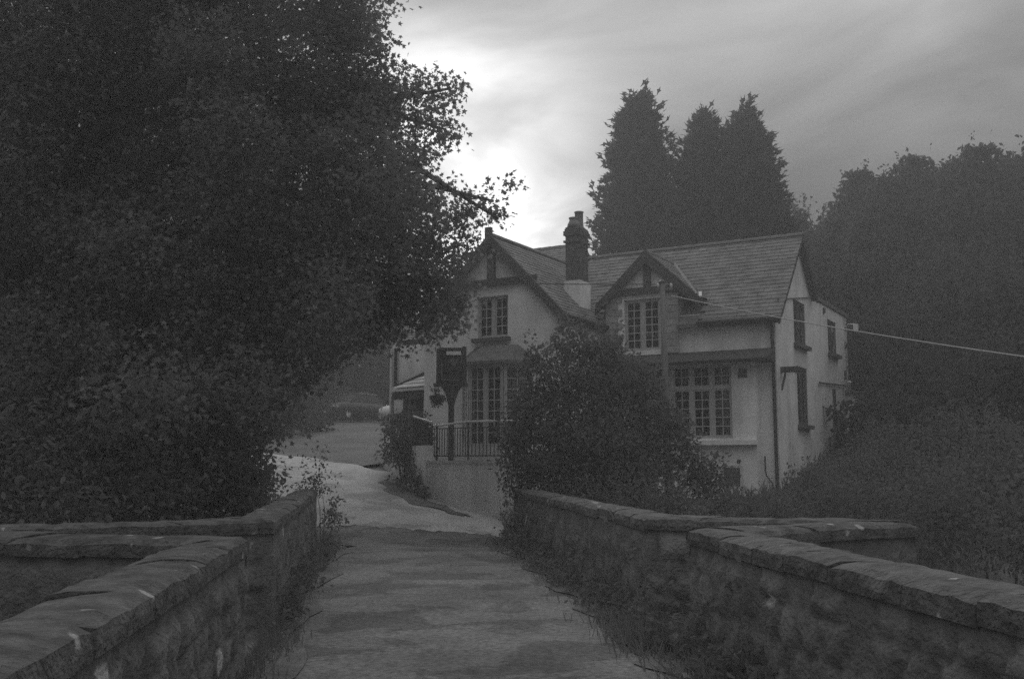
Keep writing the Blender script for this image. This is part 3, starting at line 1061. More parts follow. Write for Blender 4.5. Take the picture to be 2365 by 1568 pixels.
def slate_verts(wd, gauge):
    L_, t, gp = gauge * 1.45, 0.011, 0.004
    x0, x1 = -wd / 2 + gp, wd / 2 - gp
    lo, hi = 0.026, 0.004
    return [(x0, 0, lo - t), (x1, 0, lo - t), (x1, L_, hi - t), (x0, L_, hi - t), (x0, 0, lo), (x1, 0, lo), (x1, L_, hi), (x0, L_, hi)]


SF = [(3, 2, 1, 0), (4, 5, 6, 7), (0, 1, 5, 4), (1, 2, 6, 5), (2, 3, 7, 6), (3, 0, 4, 7)]
for i, (q, e, up, n, wd, gauge, pr, rot, lift, sc) in enumerate(spots):
    e2 = (e * math.cos(rot) + up * math.sin(rot)); u2 = (up * math.cos(rot) - e * math.sin(rot))
    mt = Matrix(((e2.x, u2.x, n.x, q.x + n.x * lift), (e2.y, u2.y, n.y, q.y + n.y * lift), (e2.z, u2.z, n.z, q.z + n.z * lift), (0, 0, 0, 1)))
    if i < 300:
        key = (wd, gauge)
        if key not in slate_cache:
            sm = MB(); sm.v = slate_verts(wd, gauge); sm.f = SF
            slate_cache[key] = sm.mesh('slate', M['slate'])
        so = bpy.data.objects.new('slate', slate_cache[key])
        COL.objects.link(so); so.parent = roof_o; so.matrix_local = mt
    else:
        rest.add([mt @ Vector(p) for p in slate_verts(wd, gauge)], SF)
tag(rest.build('slate_courses', M['slate'], roof_o), kind='stuff')

# ridge tiles
def ridge_run(p, q, step=0.42, r_=0.11):
    p, q = Vector(p), Vector(q)
    d = q - p; L_ = d.length; d.normalize()
    k = 0
    a = 0.0
    while a < L_:
        b = min(a + step, L_)
        t = MB()
        side = d.cross(Vector((0, 0, 1))).normalized()
        pr = [(math.cos(w_) * r_ * 1.25, math.sin(w_) * r_) for w_ in (0.0, 0.6, 1.2, math.pi - 1.2, math.pi - 0.6, math.pi)]
        A = [p + d * a + side * x + Vector((0, 0, z - 0.06)) for x, z in pr]
        B = [p + d * (b + 0.02) + side * x * 1.06 + Vector((0, 0, z - 0.048)) for x, z in pr]
        nn = len(pr)
        t.add(A + B, [(i, i + 1, nn + i + 1, nn + i) for i in range(nn - 1)] + [tuple(range(nn)), tuple(range(nn, 2 * nn))[::-1]])
        t.build('ridge_tile', M['ridge'], roof_o)
        a = b
ridge_run((-7.6, 2.7, MR), (0.24, 2.7, MR))
ridge_run((WX, -2.8, WR), (WX, 2.5, WR))
ridge_run((DX, -0.27, DR), (DX, 2.0, DR), 0.4, 0.09)
ridge_run((-12.5, 3.7, BR_), (-7.75, 3.7, BR_))
# lead valleys of the dormer
vl = MB()
ym = lambda z: 2.7 - (MR - z) / MS
for s in (-1, 1):
    vl.bar((DX + s * 1.60, -0.33, DR - 1.60 * DS + 0.03), (DX + s * 0.05, ym(DR) - 0.05, DR + 0.02), 0.10, 0.02)
vl.build('lead_valley', M['clay'], roof_o)
# pale flashing where the dormer eave meets the slates
fs = MB(); fs.bar((DX + 1.70, -0.27, DR - 1.64 * DS - 0.02), (DX + 1.55, 0.15, DR - 1.42 * DS - 0.02), 0.09, 0.05); fs.build('flashing', M['metal_pale'], roof_o)

# barge boards, king posts, tie beams
def barge(cx, zr, slope, half, y, wdt=0.30, thick=0.07):
    for s in (-1, 1):
        mb = MB()
        z1 = zr + 0.0
        poly = [(cx, y, z1), (cx + s * half, y, z1 - half * slope), (cx + s * half, y, z1 - half * slope - wdt * 1.15), (cx, y, z1 - wdt * 1.45)]
        mb.prism(poly, (0, thick, 0))
        mb.build('bargeboard', M['timber'], house)


barge(WX, WR + 0.02, WS, 2.66, -2.88, 0.28)
barge(DX, DR + 0.02, DS, 1.68, -0.33, 0.28)
tb = MB(); tb.box(WX - 0.125, WX + 0.125, -2.76, WINGY - 0.003, 7.04, 8.25); tb.build('king_post', M['timber'], house)
tb = MB(); tb.box(WX - 1.55, WX + 1.55, -2.78, WINGY - 0.003, 6.83, 7.04); tb.build('tie_beam', M['timber'], house)
tb = MB(); tb.box(WX - 0.10, WX + 0.10, -2.94, -2.81, 8.02, 8.60); tb.build('finial', M['timber'], house)
tb = MB(); tb.box(DX - 0.11, DX + 0.11, -0.22, -0.123, 6.83, 7.62); tb.build('king_post', M['timber'], house)
tb = MB(); tb.box(DX - 1.15, DX + 1.15, -0.24, -0.123, 6.64, 6.84); tb.build('tie_beam', M['timber'], house)
# verge board of the gable end, fascias and gutters
for s, (ya, yb) in ((1, (2.7, -0.3)), (-1, (2.7, 4.44))):
    mb = MB(); zb_ = MR - abs(yb - 2.7) * MS
    mb.prism([(0.16, ya, MR + 0.0), (0.16, yb, zb_), (0.16, yb, zb_ - 0.2), (0.16, ya, MR - 0.22)], (0.06, 0, 0))
    mb.build('bargeboard', M['timber'], house)
mb = MB(); mb.box(-2.2, 0.2, -0.27, -0.20, 5.48, 5.66); mb.build('fascia', M['timber'], house)
mb = MB(); mb.tube([(-2.2, -0.36, 5.62), (0.22, -0.36, 5.60)], 0.065, 8); mb.build('gutter', M['metal_dark'], house)
mb = MB(); mb.box(-5.26, -5.18, -2.9, -0.1, 5.55, 5.76); mb.build('fascia', M['timber'], house)
mb = MB(); mb.tube([(-5.13, -2.92, 5.72), (-5.13, -0.15, 5.70)], 0.065, 8); mb.build('gutter', M['metal_dark'], house)
mb = MB(); mb.tube([(-0.10, -0.30, 5.56), (-0.08, -0.12, 5.40), (-0.07, -0.07, 4.9), (-0.07, -0.07, 0.3)], 0.05, 8); mb.build('downpipe', M['metal_dark'], house)
mb = MB(); mb.tube([(-12.28, SBY - 0.09, 5.3), (-12.28, SBY - 0.09, 0.6)], 0.055, 8); mb.build('downpipe', M['metal_pale'], house)
mb = MB(); mb.tube([(-12.14, SBY - 0.07, 5.3), (-12.14, SBY - 0.07, 0.6)], 0.055, 8); mb.build('downpipe', M['metal_dark'], house)

# chimney: rendered base, brick shaft with projecting courses, two clay pots
chx0, chx1, chy0, chy1 = -6.20, -5.75, -0.90, -0.22
mb = MB(); mb.box(chx0 - 0.04, chx1 + 0.05, chy0 - 0.05, chy1 + 0.05, 5.5, 7.06)
mb.prism([(chx0 - 0.04, chy0 - 0.05, 7.06), (chx1 + 0.05, chy0 - 0.05, 7.06), (chx1 + 0.05, chy1 + 0.05, 7.06), (chx0 - 0.04, chy1 + 0.05, 7.06)], (0, 0, 0.06))
ch = mb.build('chimney', M['render'], house)
mb = MB(); mb.box(chx0 + 0.012, chx1 - 0.012, chy0 + 0.012, chy1 - 0.012, 7.05, 8.77); mb.build('mortar_core', M['mortar'], ch)
mb = MB()
zc = 7.13
row = 0
while zc < 8.77:
    out = 0.05 if 8.32 < zc < 8.40 or zc > 8.54 else (0.0)
    if zc > 8.66: out = 0.02
    x0, x1, y0, y1 = chx0 - out, chx1 + out, chy0 - out, chy1 + out
    bl, bh, gp, dp = 0.215, 0.065, 0.010, 0.10
    for (s0, s1, fixed, ax) in ((x0, x1, y0, 'f'), (x0, x1, y1, 'b'), (y0, y1, x0, 'l'), (y0, y1, x1, 'r')):
        a = s0 + (0.0 if row % 2 == 0 else -0.11)
        while a < s1 - 0.01:
            p, q = max(a, s0), min(a + bl, s1)
            if q - p > 0.03:
                if ax == 'f': mb.box(p, q, fixed, fixed + dp, zc, zc + bh)
                elif ax == 'b': mb.box(p, q, fixed - dp, fixed, zc, zc + bh)
                elif ax == 'l': mb.box(fixed, fixed + dp, p + 0.001, q - 0.001, zc + 0.001, zc + bh - 0.001)
                else: mb.box(fixed - dp, fixed, p + 0.001, q - 0.001, zc + 0.001, zc + bh - 0.001)
            a += bl + gp
    zc += bh + gp
    row += 1
tag(mb.build('brick_courses', M['brick'], ch), kind='stuff')
mb = MB()
mb.prism([(chx0 + 0.0, chy0 + 0.0, 8.77), (chx1, chy0, 8.77), (chx1, chy1, 8.77), (chx0, chy1, 8.77)], (0, 0, 0.05))
mb.add([(chx0 + 0.02, chy0 + 0.02, 8.82), (chx1 - 0.02, chy0 + 0.02, 8.82), (chx1 - 0.02, chy1 - 0.02, 8.82), (chx0 + 0.02, chy1 - 0.02, 8.82),
        (chx0 + 0.1, chy0 + 0.1, 8.92), (chx1 - 0.1, chy0 + 0.1, 8.92), (chx1 - 0.1, chy1 - 0.1, 8.92), (chx0 + 0.1, chy1 - 0.1, 8.92)],
       [(0, 1, 5, 4), (1, 2, 6, 5), (2, 3, 7, 6), (3, 0, 4, 7), (4, 5, 6, 7)])
mb.build('flaunching', M['mortar'], ch)
mb = MB(); mb.lathe((-5.98, -0.76, 8.84), [(0.20, 0), (0.19, 0.08), (0.135, 0.19), (0.13, 0.24), (0.155, 0.26), (0.155, 0.29), (0.11, 0.29)]); mb.build('chimney_pot', M['clay'], ch, True)
mb = MB(); mb.lathe((-5.98, -0.38, 8.84), [(0.15, 0), (0.135, 0.2), (0.13, 0.52), (0.15, 0.53), (0.15, 0.56), (0.11, 0.56)]); mb.build('chimney_pot', M['clay'], ch, True)

# lean-to porch on the side block
mb = MB()
py0 = SBY - 0.38
mb.add([(-12.05, py0, 3.92), (-10.55, py0, 3.96), (-10.55, SBY - 0.01, 4.45), (-12.05, SBY - 0.01, 3.98), (-12.05, py0, 3.84), (-10.55, py0, 3.88), (-10.55, SBY - 0.01, 3.88), (-12.05, SBY - 0.01, 3.84)],
       [(0, 1, 2), (0, 2, 3), (4, 5, 1, 0), (5, 6, 2, 1), (7, 6, 5, 4), (4, 0, 3, 7)])
porch = mb.build('porch_roof', M['slate_pale'], house)
for k in range(4):
    t0, t1 = k / 4, (k + 1) / 4
    mb = MB()
    xl = lambda t: -12.32 + 0.0 * t
    A = Vector((-12.02, py0 - 0.02, 3.935)); B = Vector((-10.56, py0 - 0.02, 3.975)); C = Vector((-10.56, SBY - 0.02, 4.47))
    a0, b0 = A.lerp(C, t0), B.lerp(C, t0)
    a1, b1 = A.lerp(C, t1), B.lerp(C, t1)
    off = Vector((0, -0.01, 0.022))
    if (a1 - b1).length < 0.01:
        mb.prism([a0 + off, b0 + off, b1], (0, 0, 0.012))
    else:
        mb.prism([a0 + off, b0 + off, b1, a1], (0, 0, 0.012))
    mb.build('slate_course', M['slate_pale'], porch)
mb = MB(); mb.bar((-12.15, SBY - 0.10, 3.98), (-10.5, SBY - 0.06, 4.54), 0.10, 0.14); mb.build('porch_verge', M['timber'], house)
mb = MB(); mb.box(-12.05, -10.55, py0 + 0.06, py0 + 0.14, 3.60, 3.84); mb.build('porch_beam', M['timber'], house)
mb = MB(); mb.box(-11.62, -11.50, py0 + 0.05, py0 + 0.17, 1.2, 3.60); mb.build('porch_post', M['timber'], house)
mb = MB(); mb.box(-12.0, -11.64, py0 + 0.08, py0 + 0.16, 1.2, 3.60); mb.build('porch_screen', M['render_old'], house)

# fittings of the gable end wall
mb = MB(); mb.box(0.003, 0.50, 0.38, 0.54, 4.12, 4.28); mb.bar((0.003, 0.46, 3.62), (0.13, 0.46, 4.12), 0.05, 0.05); mb.build('lamp_bracket', M['metal_dark'], house)
mb = MB(); mb.box(0.16, 0.42, 0.40, 0.52, 4.05, 4.12); mb.build('bracket_lamp', M['white_paint'], house)
mb = MB(); mb.tube([(0.06, 4.9, 4.13), (0.06, 9.0, 4.30)], 0.03, 6); mb.tube([(0.05, 0.15, 6.20), (0.05, 3.9, 6.78)], 0.02, 6); mb.build('wall_pipe', M['metal_dark'], house)
mb = MB(); mb.lathe((0.14, 9.15, 4.05), [(0.07, 0), (0.07, 0.34), (0.10, 0.36), (0.10, 0.40), (0.03, 0.44)], 10); mb.build('boiler_flue', M['metal_pale'], house, True)
mb = MB(); mb.box(0.003, 0.10, 5.42, 5.62, 3.40, 3.66); mb.box(0.003, 0.13, 5.44, 5.60, 3.66, 3.80); mb.build('wall_lantern', M['metal_pale'], house)
mb = MB(); mb.box(0.003, 0.06, 9.0, 9.2, 4.55, 4.85); mb.box(0.003, 0.06, 6.0, 6.2, 6.58, 6.74); mb.build('vent_grille', M['sill'], house)
mb = MB(); mb.tube([(0.02, 9.75, 6.62), (0.30, 9.85, 6.62)], 0.02, 6); mb.box(0.24, 0.40, 9.78, 9.92, 6.38, 6.62); mb.build('security_lamp', M['white_paint'], house)
mb = MB(); mb.box(0.003, 0.9, 9.2, 10.4, 1.4, 4.0); mb.build('back_lobby', M['render_old'], house)
mb = MB(); mb.box(-0.05, 1.0, 9.1, 10.5, 4.0, 4.12); mb.build('lobby_roof', M['sill'], house)
mb = MB(); mb.bar((0.16, 5.6, 1.7), (0.16, 5.6, 2.35), 0.05, 0.05, (0, 1, 0)); mb.bar((0.16, 8.2, 2.1), (0.16, 8.2, 2.75), 0.05, 0.05, (0, 1, 0)); mb.bar((0.16, 5.55, 2.35), (0.16, 8.25, 2.75), 0.05, 0.05)
mb.build('step_rail', M['metal_dark'], house)
mb = MB()
for k in range(7):
    y0 = 4.6 + k * 0.65
    mb.box(0.01, 1.1, y0, y0 + 0.66, 0.6, 1.55 + k * 0.12)
mb.build('side_steps', M['render_old'], house)

# ------------------------------------------------------------------ terrace: retaining wall and iron railing
TP = [P(1162, 1065, 24.7), P(1075, 1065, 25.2), P(985, 1065, 26.3)]
tp2 = [Vector((p.x, p.y, 0)) for p in TP]
corner = tp2[2]
pier_b = Vector((P(952, 1060, 27.4).x, 27.4, 0))
tw = empty('terrace_wall', (corner.x, corner.y, 0.6))
tag(tw, 'white rendered retaining wall with corner pier, under the iron railing', 'wall')


def sub(v): return Vector((v.x - tw.location.x, v.y - tw.location.y, v.z - tw.location.z))


right_end = tp2[0] + (tp2[0] - tp2[1]).normalized() * 4.0
line = [right_end] + tp2
mb = MB()
inw = Vector((0.35, 0.94, 0)) * 0.34
for a, b in zip(line[:-1], line[1:]):
    mb.prism([sub(a + Vector((0, 0, -0.6))), sub(b + Vector((0, 0, -0.6))), sub(b + inw + Vector((0, 0, -0.6))), sub(a + inw + Vector((0, 0, -0.6)))], (0, 0, 2.16))
mb.build('retaining_wall', M['render'], tw)
mb = MB()
for a, b in zip(line[:-1], line[1:]):
    o2 = -inw * 0.12
    mb.prism([sub(a + o2 + Vector((0, 0, 1.56))), sub(b + o2 + Vector((0, 0, 1.56))), sub(b + inw * 1.1 + Vector((0, 0, 1.56))), sub(a + inw * 1.1 + Vector((0, 0, 1.56)))], (0, 0, 0.06))
mb.build('capping', M['render_old'], tw)
mb = MB()
d = (pier_b - corner).normalized(); nd = Vector((d.y, -d.x, 0))
a, b = corner - nd * 0.02, pier_b
inn = Vector((0.9, 0.1, 0)) * 0.3
mb.prism([sub(a + Vector((0, 0, -0.4))), sub(b + Vector((0, 0, -0.4))), sub(b + inn + Vector((0, 0, -0.4))), sub(a + inn + Vector((0, 0, -0.4)))], (0, 0, 2.42))
mb.build('pier', M['render'], tw)
# low garden wall running back from the pier
mb = MB()
back = Vector((-4.0, 31.3, 0))
mb.prism([sub(b + Vector((0, 0, 0))), sub(back + Vector((0, 0, 0.5))), sub(back + inn + Vector((0, 0, 0.5))), sub(b + inn + Vector((0, 0, 0)))], (0, 0, 1.75))
mb.build('garden_wall', M['render_old'], tw)
# paved terrace behind
ter = MB()
hp = lambda x, y: Vector((HX, HY, 0)) + HF * x + HS * y
tpoly = [right_end + inw, tp2[1] + inw, corner + inw, pier_b + inn, hp(-12.0, -1.7), hp(-10.3, -2.75), hp(-5.3, -2.75), hp(-5.3, -0.1), hp(-4.6, -0.5)]
ter.prism([Vector((p.x, p.y, 1.0)) for p in tpoly], (0, 0, 0.54))
tag(ter.build('terrace_floor', M['gravel']), kind='structure')

rl = empty('iron_railing', (corner.x, corner.y, 1.6))
tag(rl, 'black iron railing with pale worn handrail on the terrace wall', 'railing')
rs = lambda v: Vector((v.x - rl.location.x, v.y - rl.location.y, v.z - rl.location.z))
mid = inw * 0.5
run = [line[0] + mid, line[1] + mid, line[2] + mid, corner + mid]
HT = 2.60
hr = MB(); hr.tube([rs(p + Vector((0, 0, HT - (0.09 if k == 3 else 0)))) for k, p in enumerate([run[0], run[1], run[2], run[3]])], 0.028, 8); hr.build('handrail', M['metal_pale'], rl)
lo = MB(); lo.tube([rs(p + Vector((0, 0, 1.74))) for p in run], 0.018, 6); lo.tube([rs(p + Vector((0, 0, 2.45))) for p in run], 0.014, 6); lo.build('rail', M['metal_dark'], rl)
for a, b in zip(run[:-1], run[1:]):
    L_ = (b - a).length
    n = max(1, int(L_ / 0.10))
    for k in range(n + 1):
        p = a.lerp(b, k / n)
        mb = MB()
        if k % 12 == 0:
            mb.tube([rs(p + Vector((0, 0, 1.6))), rs(p + Vector((0, 0, HT - 0.03)))], 0.026, 6); mb.build('post', M['metal_dark'], rl)
        else:
            mb.tube([rs(p + Vector((0, 0, 1.72))), rs(p + Vector((0, 0, 2.46)))], 0.013, 5); mb.build('baluster', M['metal_dark'], rl)
# stair flight of the railing, climbing back along the pier
sa = corner + inn * 0.5 + Vector((0, 0, 0)); sb = pier_b + inn * 0.5 + (pier_b - corner).normalized() * 0.35
for k in range(13):
    t = k / 12
    p = sa.lerp(sb, t)
    mb = MB(); mb.tube([rs(p + Vector((0, 0, 2.0))), rs(p + Vector((0, 0, 2.62 + 0.20 * t)))], 0.014, 5); mb.build('baluster', M['metal_dark'], rl)
mb = MB(); mb.tube([rs(sa + Vector((0, 0, 2.62))), rs(sb + Vector((0, 0, 2.84)))], 0.03, 8); mb.build('handrail', M['metal_pale'], rl)
mb = MB(); mb.prism([rs(sa + Vector((0, 0, 2.02))), rs(sb + Vector((0, 0, 2.02))), rs(sb + Vector((0, 0, 2.78))), rs(sa + Vector((0, 0, 2.56)))], (0.02, 0.01, 0)); mb.build('infill_panel', M['metal_dark'], rl)

# ------------------------------------------------------------------ pub sign and hanging basket
sy = 26.9
s_bl, s_tr = P(1012, 882, sy), P(1072, 806, sy)
sg = empty('pub_sign', (P(1042, 975, sy).x, sy, 1.54))
tag(sg, 'dark pub sign in a timber frame on a braced post behind the railing', 'sign')
q = lambda v: Vector((v.x - sg.location.x, v.y - sg.location.y, v.z - sg.location.z))
xl, xr, zb, zt = s_bl.x - sg.location.x, s_tr.x - sg.location.x, s_bl.z - sg.location.z, s_tr.z - sg.location.z
mb = MB(); mb.box(-0.075, 0.075, -0.075, 0.075, -0.1, zb); mb.build('post', M['timber'], sg)
mb = MB()
mb.box(xl - 0.05, xl + 0.04, -0.06, 0.06, zb - 0.04, zt); mb.box(xr - 0.04, xr + 0.06, -0.06, 0.06, zb - 0.04, zt + 0.06)
mb.box(xl + 0.04, xr - 0.04, -0.06, 0.06, zt - 0.05, zt + 0.03); mb.box(xl - 0.12, xr + 0.1, -0.08, 0.08, zb - 0.13, zb - 0.04)
mb.build('sign_frame', M['timber'], sg)
mb = MB(); mb.box(xl + 0.04, xr - 0.04, -0.03, 0.03, zb - 0.04, zt - 0.05); mb.build('sign_board', M['board'], sg)
mb = MB(); mb.box(xl + 0.22, xr - 0.08, -0.09, -0.035, zt - 0.17, zt - 0.07); mb.build('sign_light', M['white_paint'], sg)
for e_ in ((xl + 0.085, xl + 0.105, zb + 0.05, zt - 0.34), (xr - 0.075, xr - 0.055, zt - 0.42, zt - 0.19), (xl + 0.105, xr - 0.12, zb + 0.03, zb + 0.05)):
    mb = MB(); mb.box(e_[0], e_[1], -0.05, -0.028, e_[2], e_[3]); mb.build('board_edging', M['clay'], sg)
cx_, cz_ = (xl + xr) / 2 + 0.07, (zb + zt) / 2 + 0.10
mb = MB()
ring = [(math.cos(t) * 0.10 * (1 + 0.18 * math.sin(3 * t)), math.sin(t) * 0.12 * (1 + 0.15 * math.cos(2 * t))) for t in [2 * math.pi * k / 18 for k in range(18)]]
mb.prism([(cx_ + a, -0.031, cz_ + b) for a, b in ring], (0, -0.006, 0)); mb.build('emblem', M['emblem'], sg)
for s in (-1, 1):
    mb = MB()
    poly = [(s * 0.08, -0.05, zb - 0.13), (s * 0.28, -0.05, zb - 0.13), (s * 0.18, -0.05, zb - 0.28), (s * 0.11, -0.05, zb - 0.5), (s * 0.07, -0.05, zb - 0.7)]
    mb.prism(poly, (0, 0.1, 0)); mb.build('brace', M['timber'], sg)


# ------------------------------------------------------------------ foliage
def maple_template():
    pts = []
    for k, (ang, r_) in enumerate([(-90, 0.30), (-40, 0.62), (-12, 0.40), (28, 0.98), (62, 0.50), (90, 1.10), (118, 0.50), (152, 0.98), (192, 0.40), (220, 0.62)]):
        t = R(ang)
        pts.append((r_ * math.cos(t) * 0.5, r_ * math.sin(t) * 0.5 + 0.1, -0.10 * r_ * r_ * abs(math.cos(t))))
    V = np.array([(0, 0.1, 0.03)] + pts)
    F = np.array([(0, 1 + k, 1 + (k + 1) % 10) for k in range(10)])
    return V, F


T_MAPLE = maple_template()
T_OVAL = (np.array([(0, -0.5, 0), (0.24, -0.15, 0.04), (0.22, 0.2, 0.04), (0, 0.55, -0.05), (-0.22, 0.2, 0.04), (-0.24, -0.15, 0.04)]),
          np.array([(0, 1, 2), (0, 2, 3), (0, 3, 4), (0, 4, 5)]))
T_DIA = (np.array([(0, -0.5, 0), (0.3, 0.05, 0.05), (0, 0.55, -0.06), (-0.3, 0.05, 0.05)]), np.array([(0, 1, 2), (0, 2, 3)]))
T_BLADE = (np.array([(-0.035, 0, 0), (0.035, 0, 0), (0.03, 0.5, 0.05), (-0.03, 0.5, 0.05), (0, 1, 0.2)]), np.array([(0, 1, 2), (0, 2, 3), (3, 2, 4)]))
T_SPRAY = (np.array([(0, -0.1, 0), (0.10, 0.35, 0.02), (0.26, 0.55, 0.0), (0.07, 0.62, 0.03), (0, 1.0, -0.06), (-0.07, 0.62, 0.03), (-0.24, 0.48, 0.0), (-0.09, 0.3, 0.02)]),
           np.array([(0, 1, 7), (1, 2, 3), (1, 3, 7), (7, 3, 5), (5, 6, 7), (3, 4, 5)]))


def scatter(name, pos, tmpl, size, mat, parent, up_bias=0.4, dirs=None, g=None, spread=0.5, kind=None):
    """one mesh of many leaves at pos (n,3); dirs: preferred direction of the leaf axis"""
    g = g or rng
    TV, TF = tmpl
    n = len(pos)
    nz = g.normal(0, 1, (n, 3))
    if dirs is None:
        ax = g.normal(0, 1, (n, 3)); ax[:, 2] -= 0.5
    else:
        ax = dirs + g.normal(0, spread, (n, 3))
    ax /= np.linalg.norm(ax, axis=1, keepdims=True) + 1e-9
    nz[:, 2] += up_bias * 2
    nz -= ax * np.sum(nz * ax, 1, keepdims=True)
    nz /= np.linalg.norm(nz, axis=1, keepdims=True) + 1e-9
    sx = np.cross(ax, nz)
    sc = size * g.uniform(0.65, 1.25, n)
    V = (pos[:, None, :] + (TV[None, :, 0:1] * sx[:, None, :] + TV[None, :, 1:2] * ax[:, None, :] + TV[None, :, 2:3] * nz[:, None, :]) * sc[:, None, None])
    F = TF[None, :, :] + (np.arange(n) * len(TV))[:, None, None]
    o = np_mesh(name, V.reshape(-1, 3), F.reshape(-1, TF.shape[1]), mat, parent)
    if kind: o['kind'] = kind
    return o


def blob_points(blobs, density, g, twig=12, sig=0.17, shell=2.2):
    """leaf places in clumps round twig ends, twigs spread through the blobs (centre, rx, ry, rz)"""
    out, dirs = [], []
    for c, rx, ry, rz in blobs:
        vol = rx * ry * rz
        nt = max(3, int(density * vol ** 0.68 / twig))
        d = g.normal(0, 1, (nt, 3)); d /= np.linalg.norm(d, axis=1, keepdims=True)
        r_ = g.uniform(0, 1, (nt, 1)) ** (1 / shell)
        tw_ = d * r_ * np.array([rx, ry, rz]) * (1 + 0.10 * g.normal(0, 1, (nt, 1))) + np.array(c)
        lp = tw_[:, None, :] + g.normal(0, sig, (nt, twig, 3)) * np.array([1, 1, 0.75])
        out.append(lp.reshape(-1, 3))
        dd = d[:, None, :] + np.array([0, 0, -0.55])
        dirs.append(np.repeat(dd, twig, axis=1).reshape(-1, 3))
    return np.concatenate(out), np.concatenate(dirs)


def trunk_mesh(parent, base, tips, rad, name='trunk', mat='bark'):
    mb = MB()
    base = Vector(base)
    top = Vector(tips[0])
    pts = [base.lerp(top, t) + Vector((0.15 * math.sin(4 * t + rad * 9), 0.12 * math.cos(5 * t), 0)) * min(1, 3 * t) for t in (0, 0.06, 0.25, 0.45, 0.65, 0.85, 1)]
    mb.tube(pts, [rad * k for k in (1.45, 1.1, 0.95, 0.8, 0.6, 0.4, 0.2)], 10)
    for i, t in enumerate(tips[1:]):
        f = 0.30 + 0.5 * ((i * 0.37) % 1.0)
        s = base.lerp(top, f)
        e = Vector(t)
        m1 = s.lerp(e, 0.4) + Vector((0, 0, 0.12 * (e - s).length))
        mb.tube([s, m1, s.lerp(e, 0.72) + Vector((0, 0, 0.06 * (e - s).length)), e], [rad * 0.45, rad * 0.3, rad * 0.18, rad * 0.06], 7)
    return mb.build(name, M[mat], parent, True)


# the big maple over the lane: crown blobs surveyed along its outline, filled behind
g = np.random.default_rng(21)
edge = [(800, 5, 16.5, .95), (790, 110, 16.5, .9), (872, 205, 17, .80), (985, 222, 17.5, .52), (1040, 205, 17.5, .30), (955, 300, 17, .72), (1030, 300, 17.5, .30), (915, 395, 17, .85),
        (1010, 470, 17.5, .50), (1085, 487, 17.5, .42), (1140, 465, 17.5, .26), (1178, 428, 17.5, .15), (1150, 505, 17.5, .2), (1075, 560, 17.5, .36), (1000, 640, 17, .70), (985, 715, 17, .62),
        (1045, 690, 17.3, .36), (940, 660, 17.6, .7), (940, 560, 17.2, .8), (1010, 560, 17.6, .6), (1060, 730, 17.3, .25), (880, 690, 17.8, .7), (900, 480, 17.4, .8), (1050, 760, 17.2, .2), (930, 758, 17.5, .42), (865, 765, 18, .5), (1010, 785, 17.5, .18), (780, 800, 18.5, .5), (1060, 620, 17.4, .3), (598, 1010, 18.5, .42), (612, 930, 18.5, .6)]
FB = 1.14       # the crown stands well behind the bridge end; its lowest boughs hang nearer
blobs = [((P(u, v, y * FB)), r_ * FB, r_ * 1.15 * FB, r_ * FB) if v < 850 else (P(u, v, y), r_, r_, r_) for u, v, y, r_ in edge]


def in_crown(u, v):
    if u < 545: return v < 1130
    if u < 730: return v < 790 + (730 - u) * 1.0
    if u < 860: return v < 745
    return v < 700 and u < 930 and v > 330


for y0, y1, stp in ((14.5, 17.0, 118), (17.5, 20.5, 112), (20.5, 23.0, 112)):
    for u in np.arange(-260, 960, stp):
        for v in np.arange(-260, 1120, stp):
            uu, vv = u + g.uniform(-35, 35), v + g.uniform(-35, 35)
            if not in_crown(uu, vv): continue
            if uu < -60 and y0 > 20: continue
            y = g.uniform(y0, y1)
            if vv > 950: y = max(y, 17.5)
            r_ = g.uniform(0.72, 1.02)
            if uu > 560 and vv < 250: r_ *= 0.8
            if vv < 850: y, r_ = y * FB, r_ * FB
            blobs.append((P(uu, vv, y), r_, r_, r_ * 0.9))
pos, dr = blob_points(blobs, 1250, g, 14, 0.15)
maple = empty('maple_tree', (-8.8, 21.4, tz(-8.8, 21.4)))
tag(maple, 'huge dark maple whose crown spreads over the lane and hides the pub corner', 'tree')
pos = pos - np.array(maple.location)
scatter('crown', pos, T_MAPLE, 0.135, M['maple'], maple, 0.5, dr, g, 0.8, 'stuff')
tips = [Vector((0.3, -0.4, 14))] + [Vector(b[0]) - maple.location for b in blobs[2:24:2]] + [Vector(b[0]) - maple.location for b in blobs[30::17]]
trunk_mesh(maple, (0, 0, -0.3), tips, 0.42)
del pos, dr


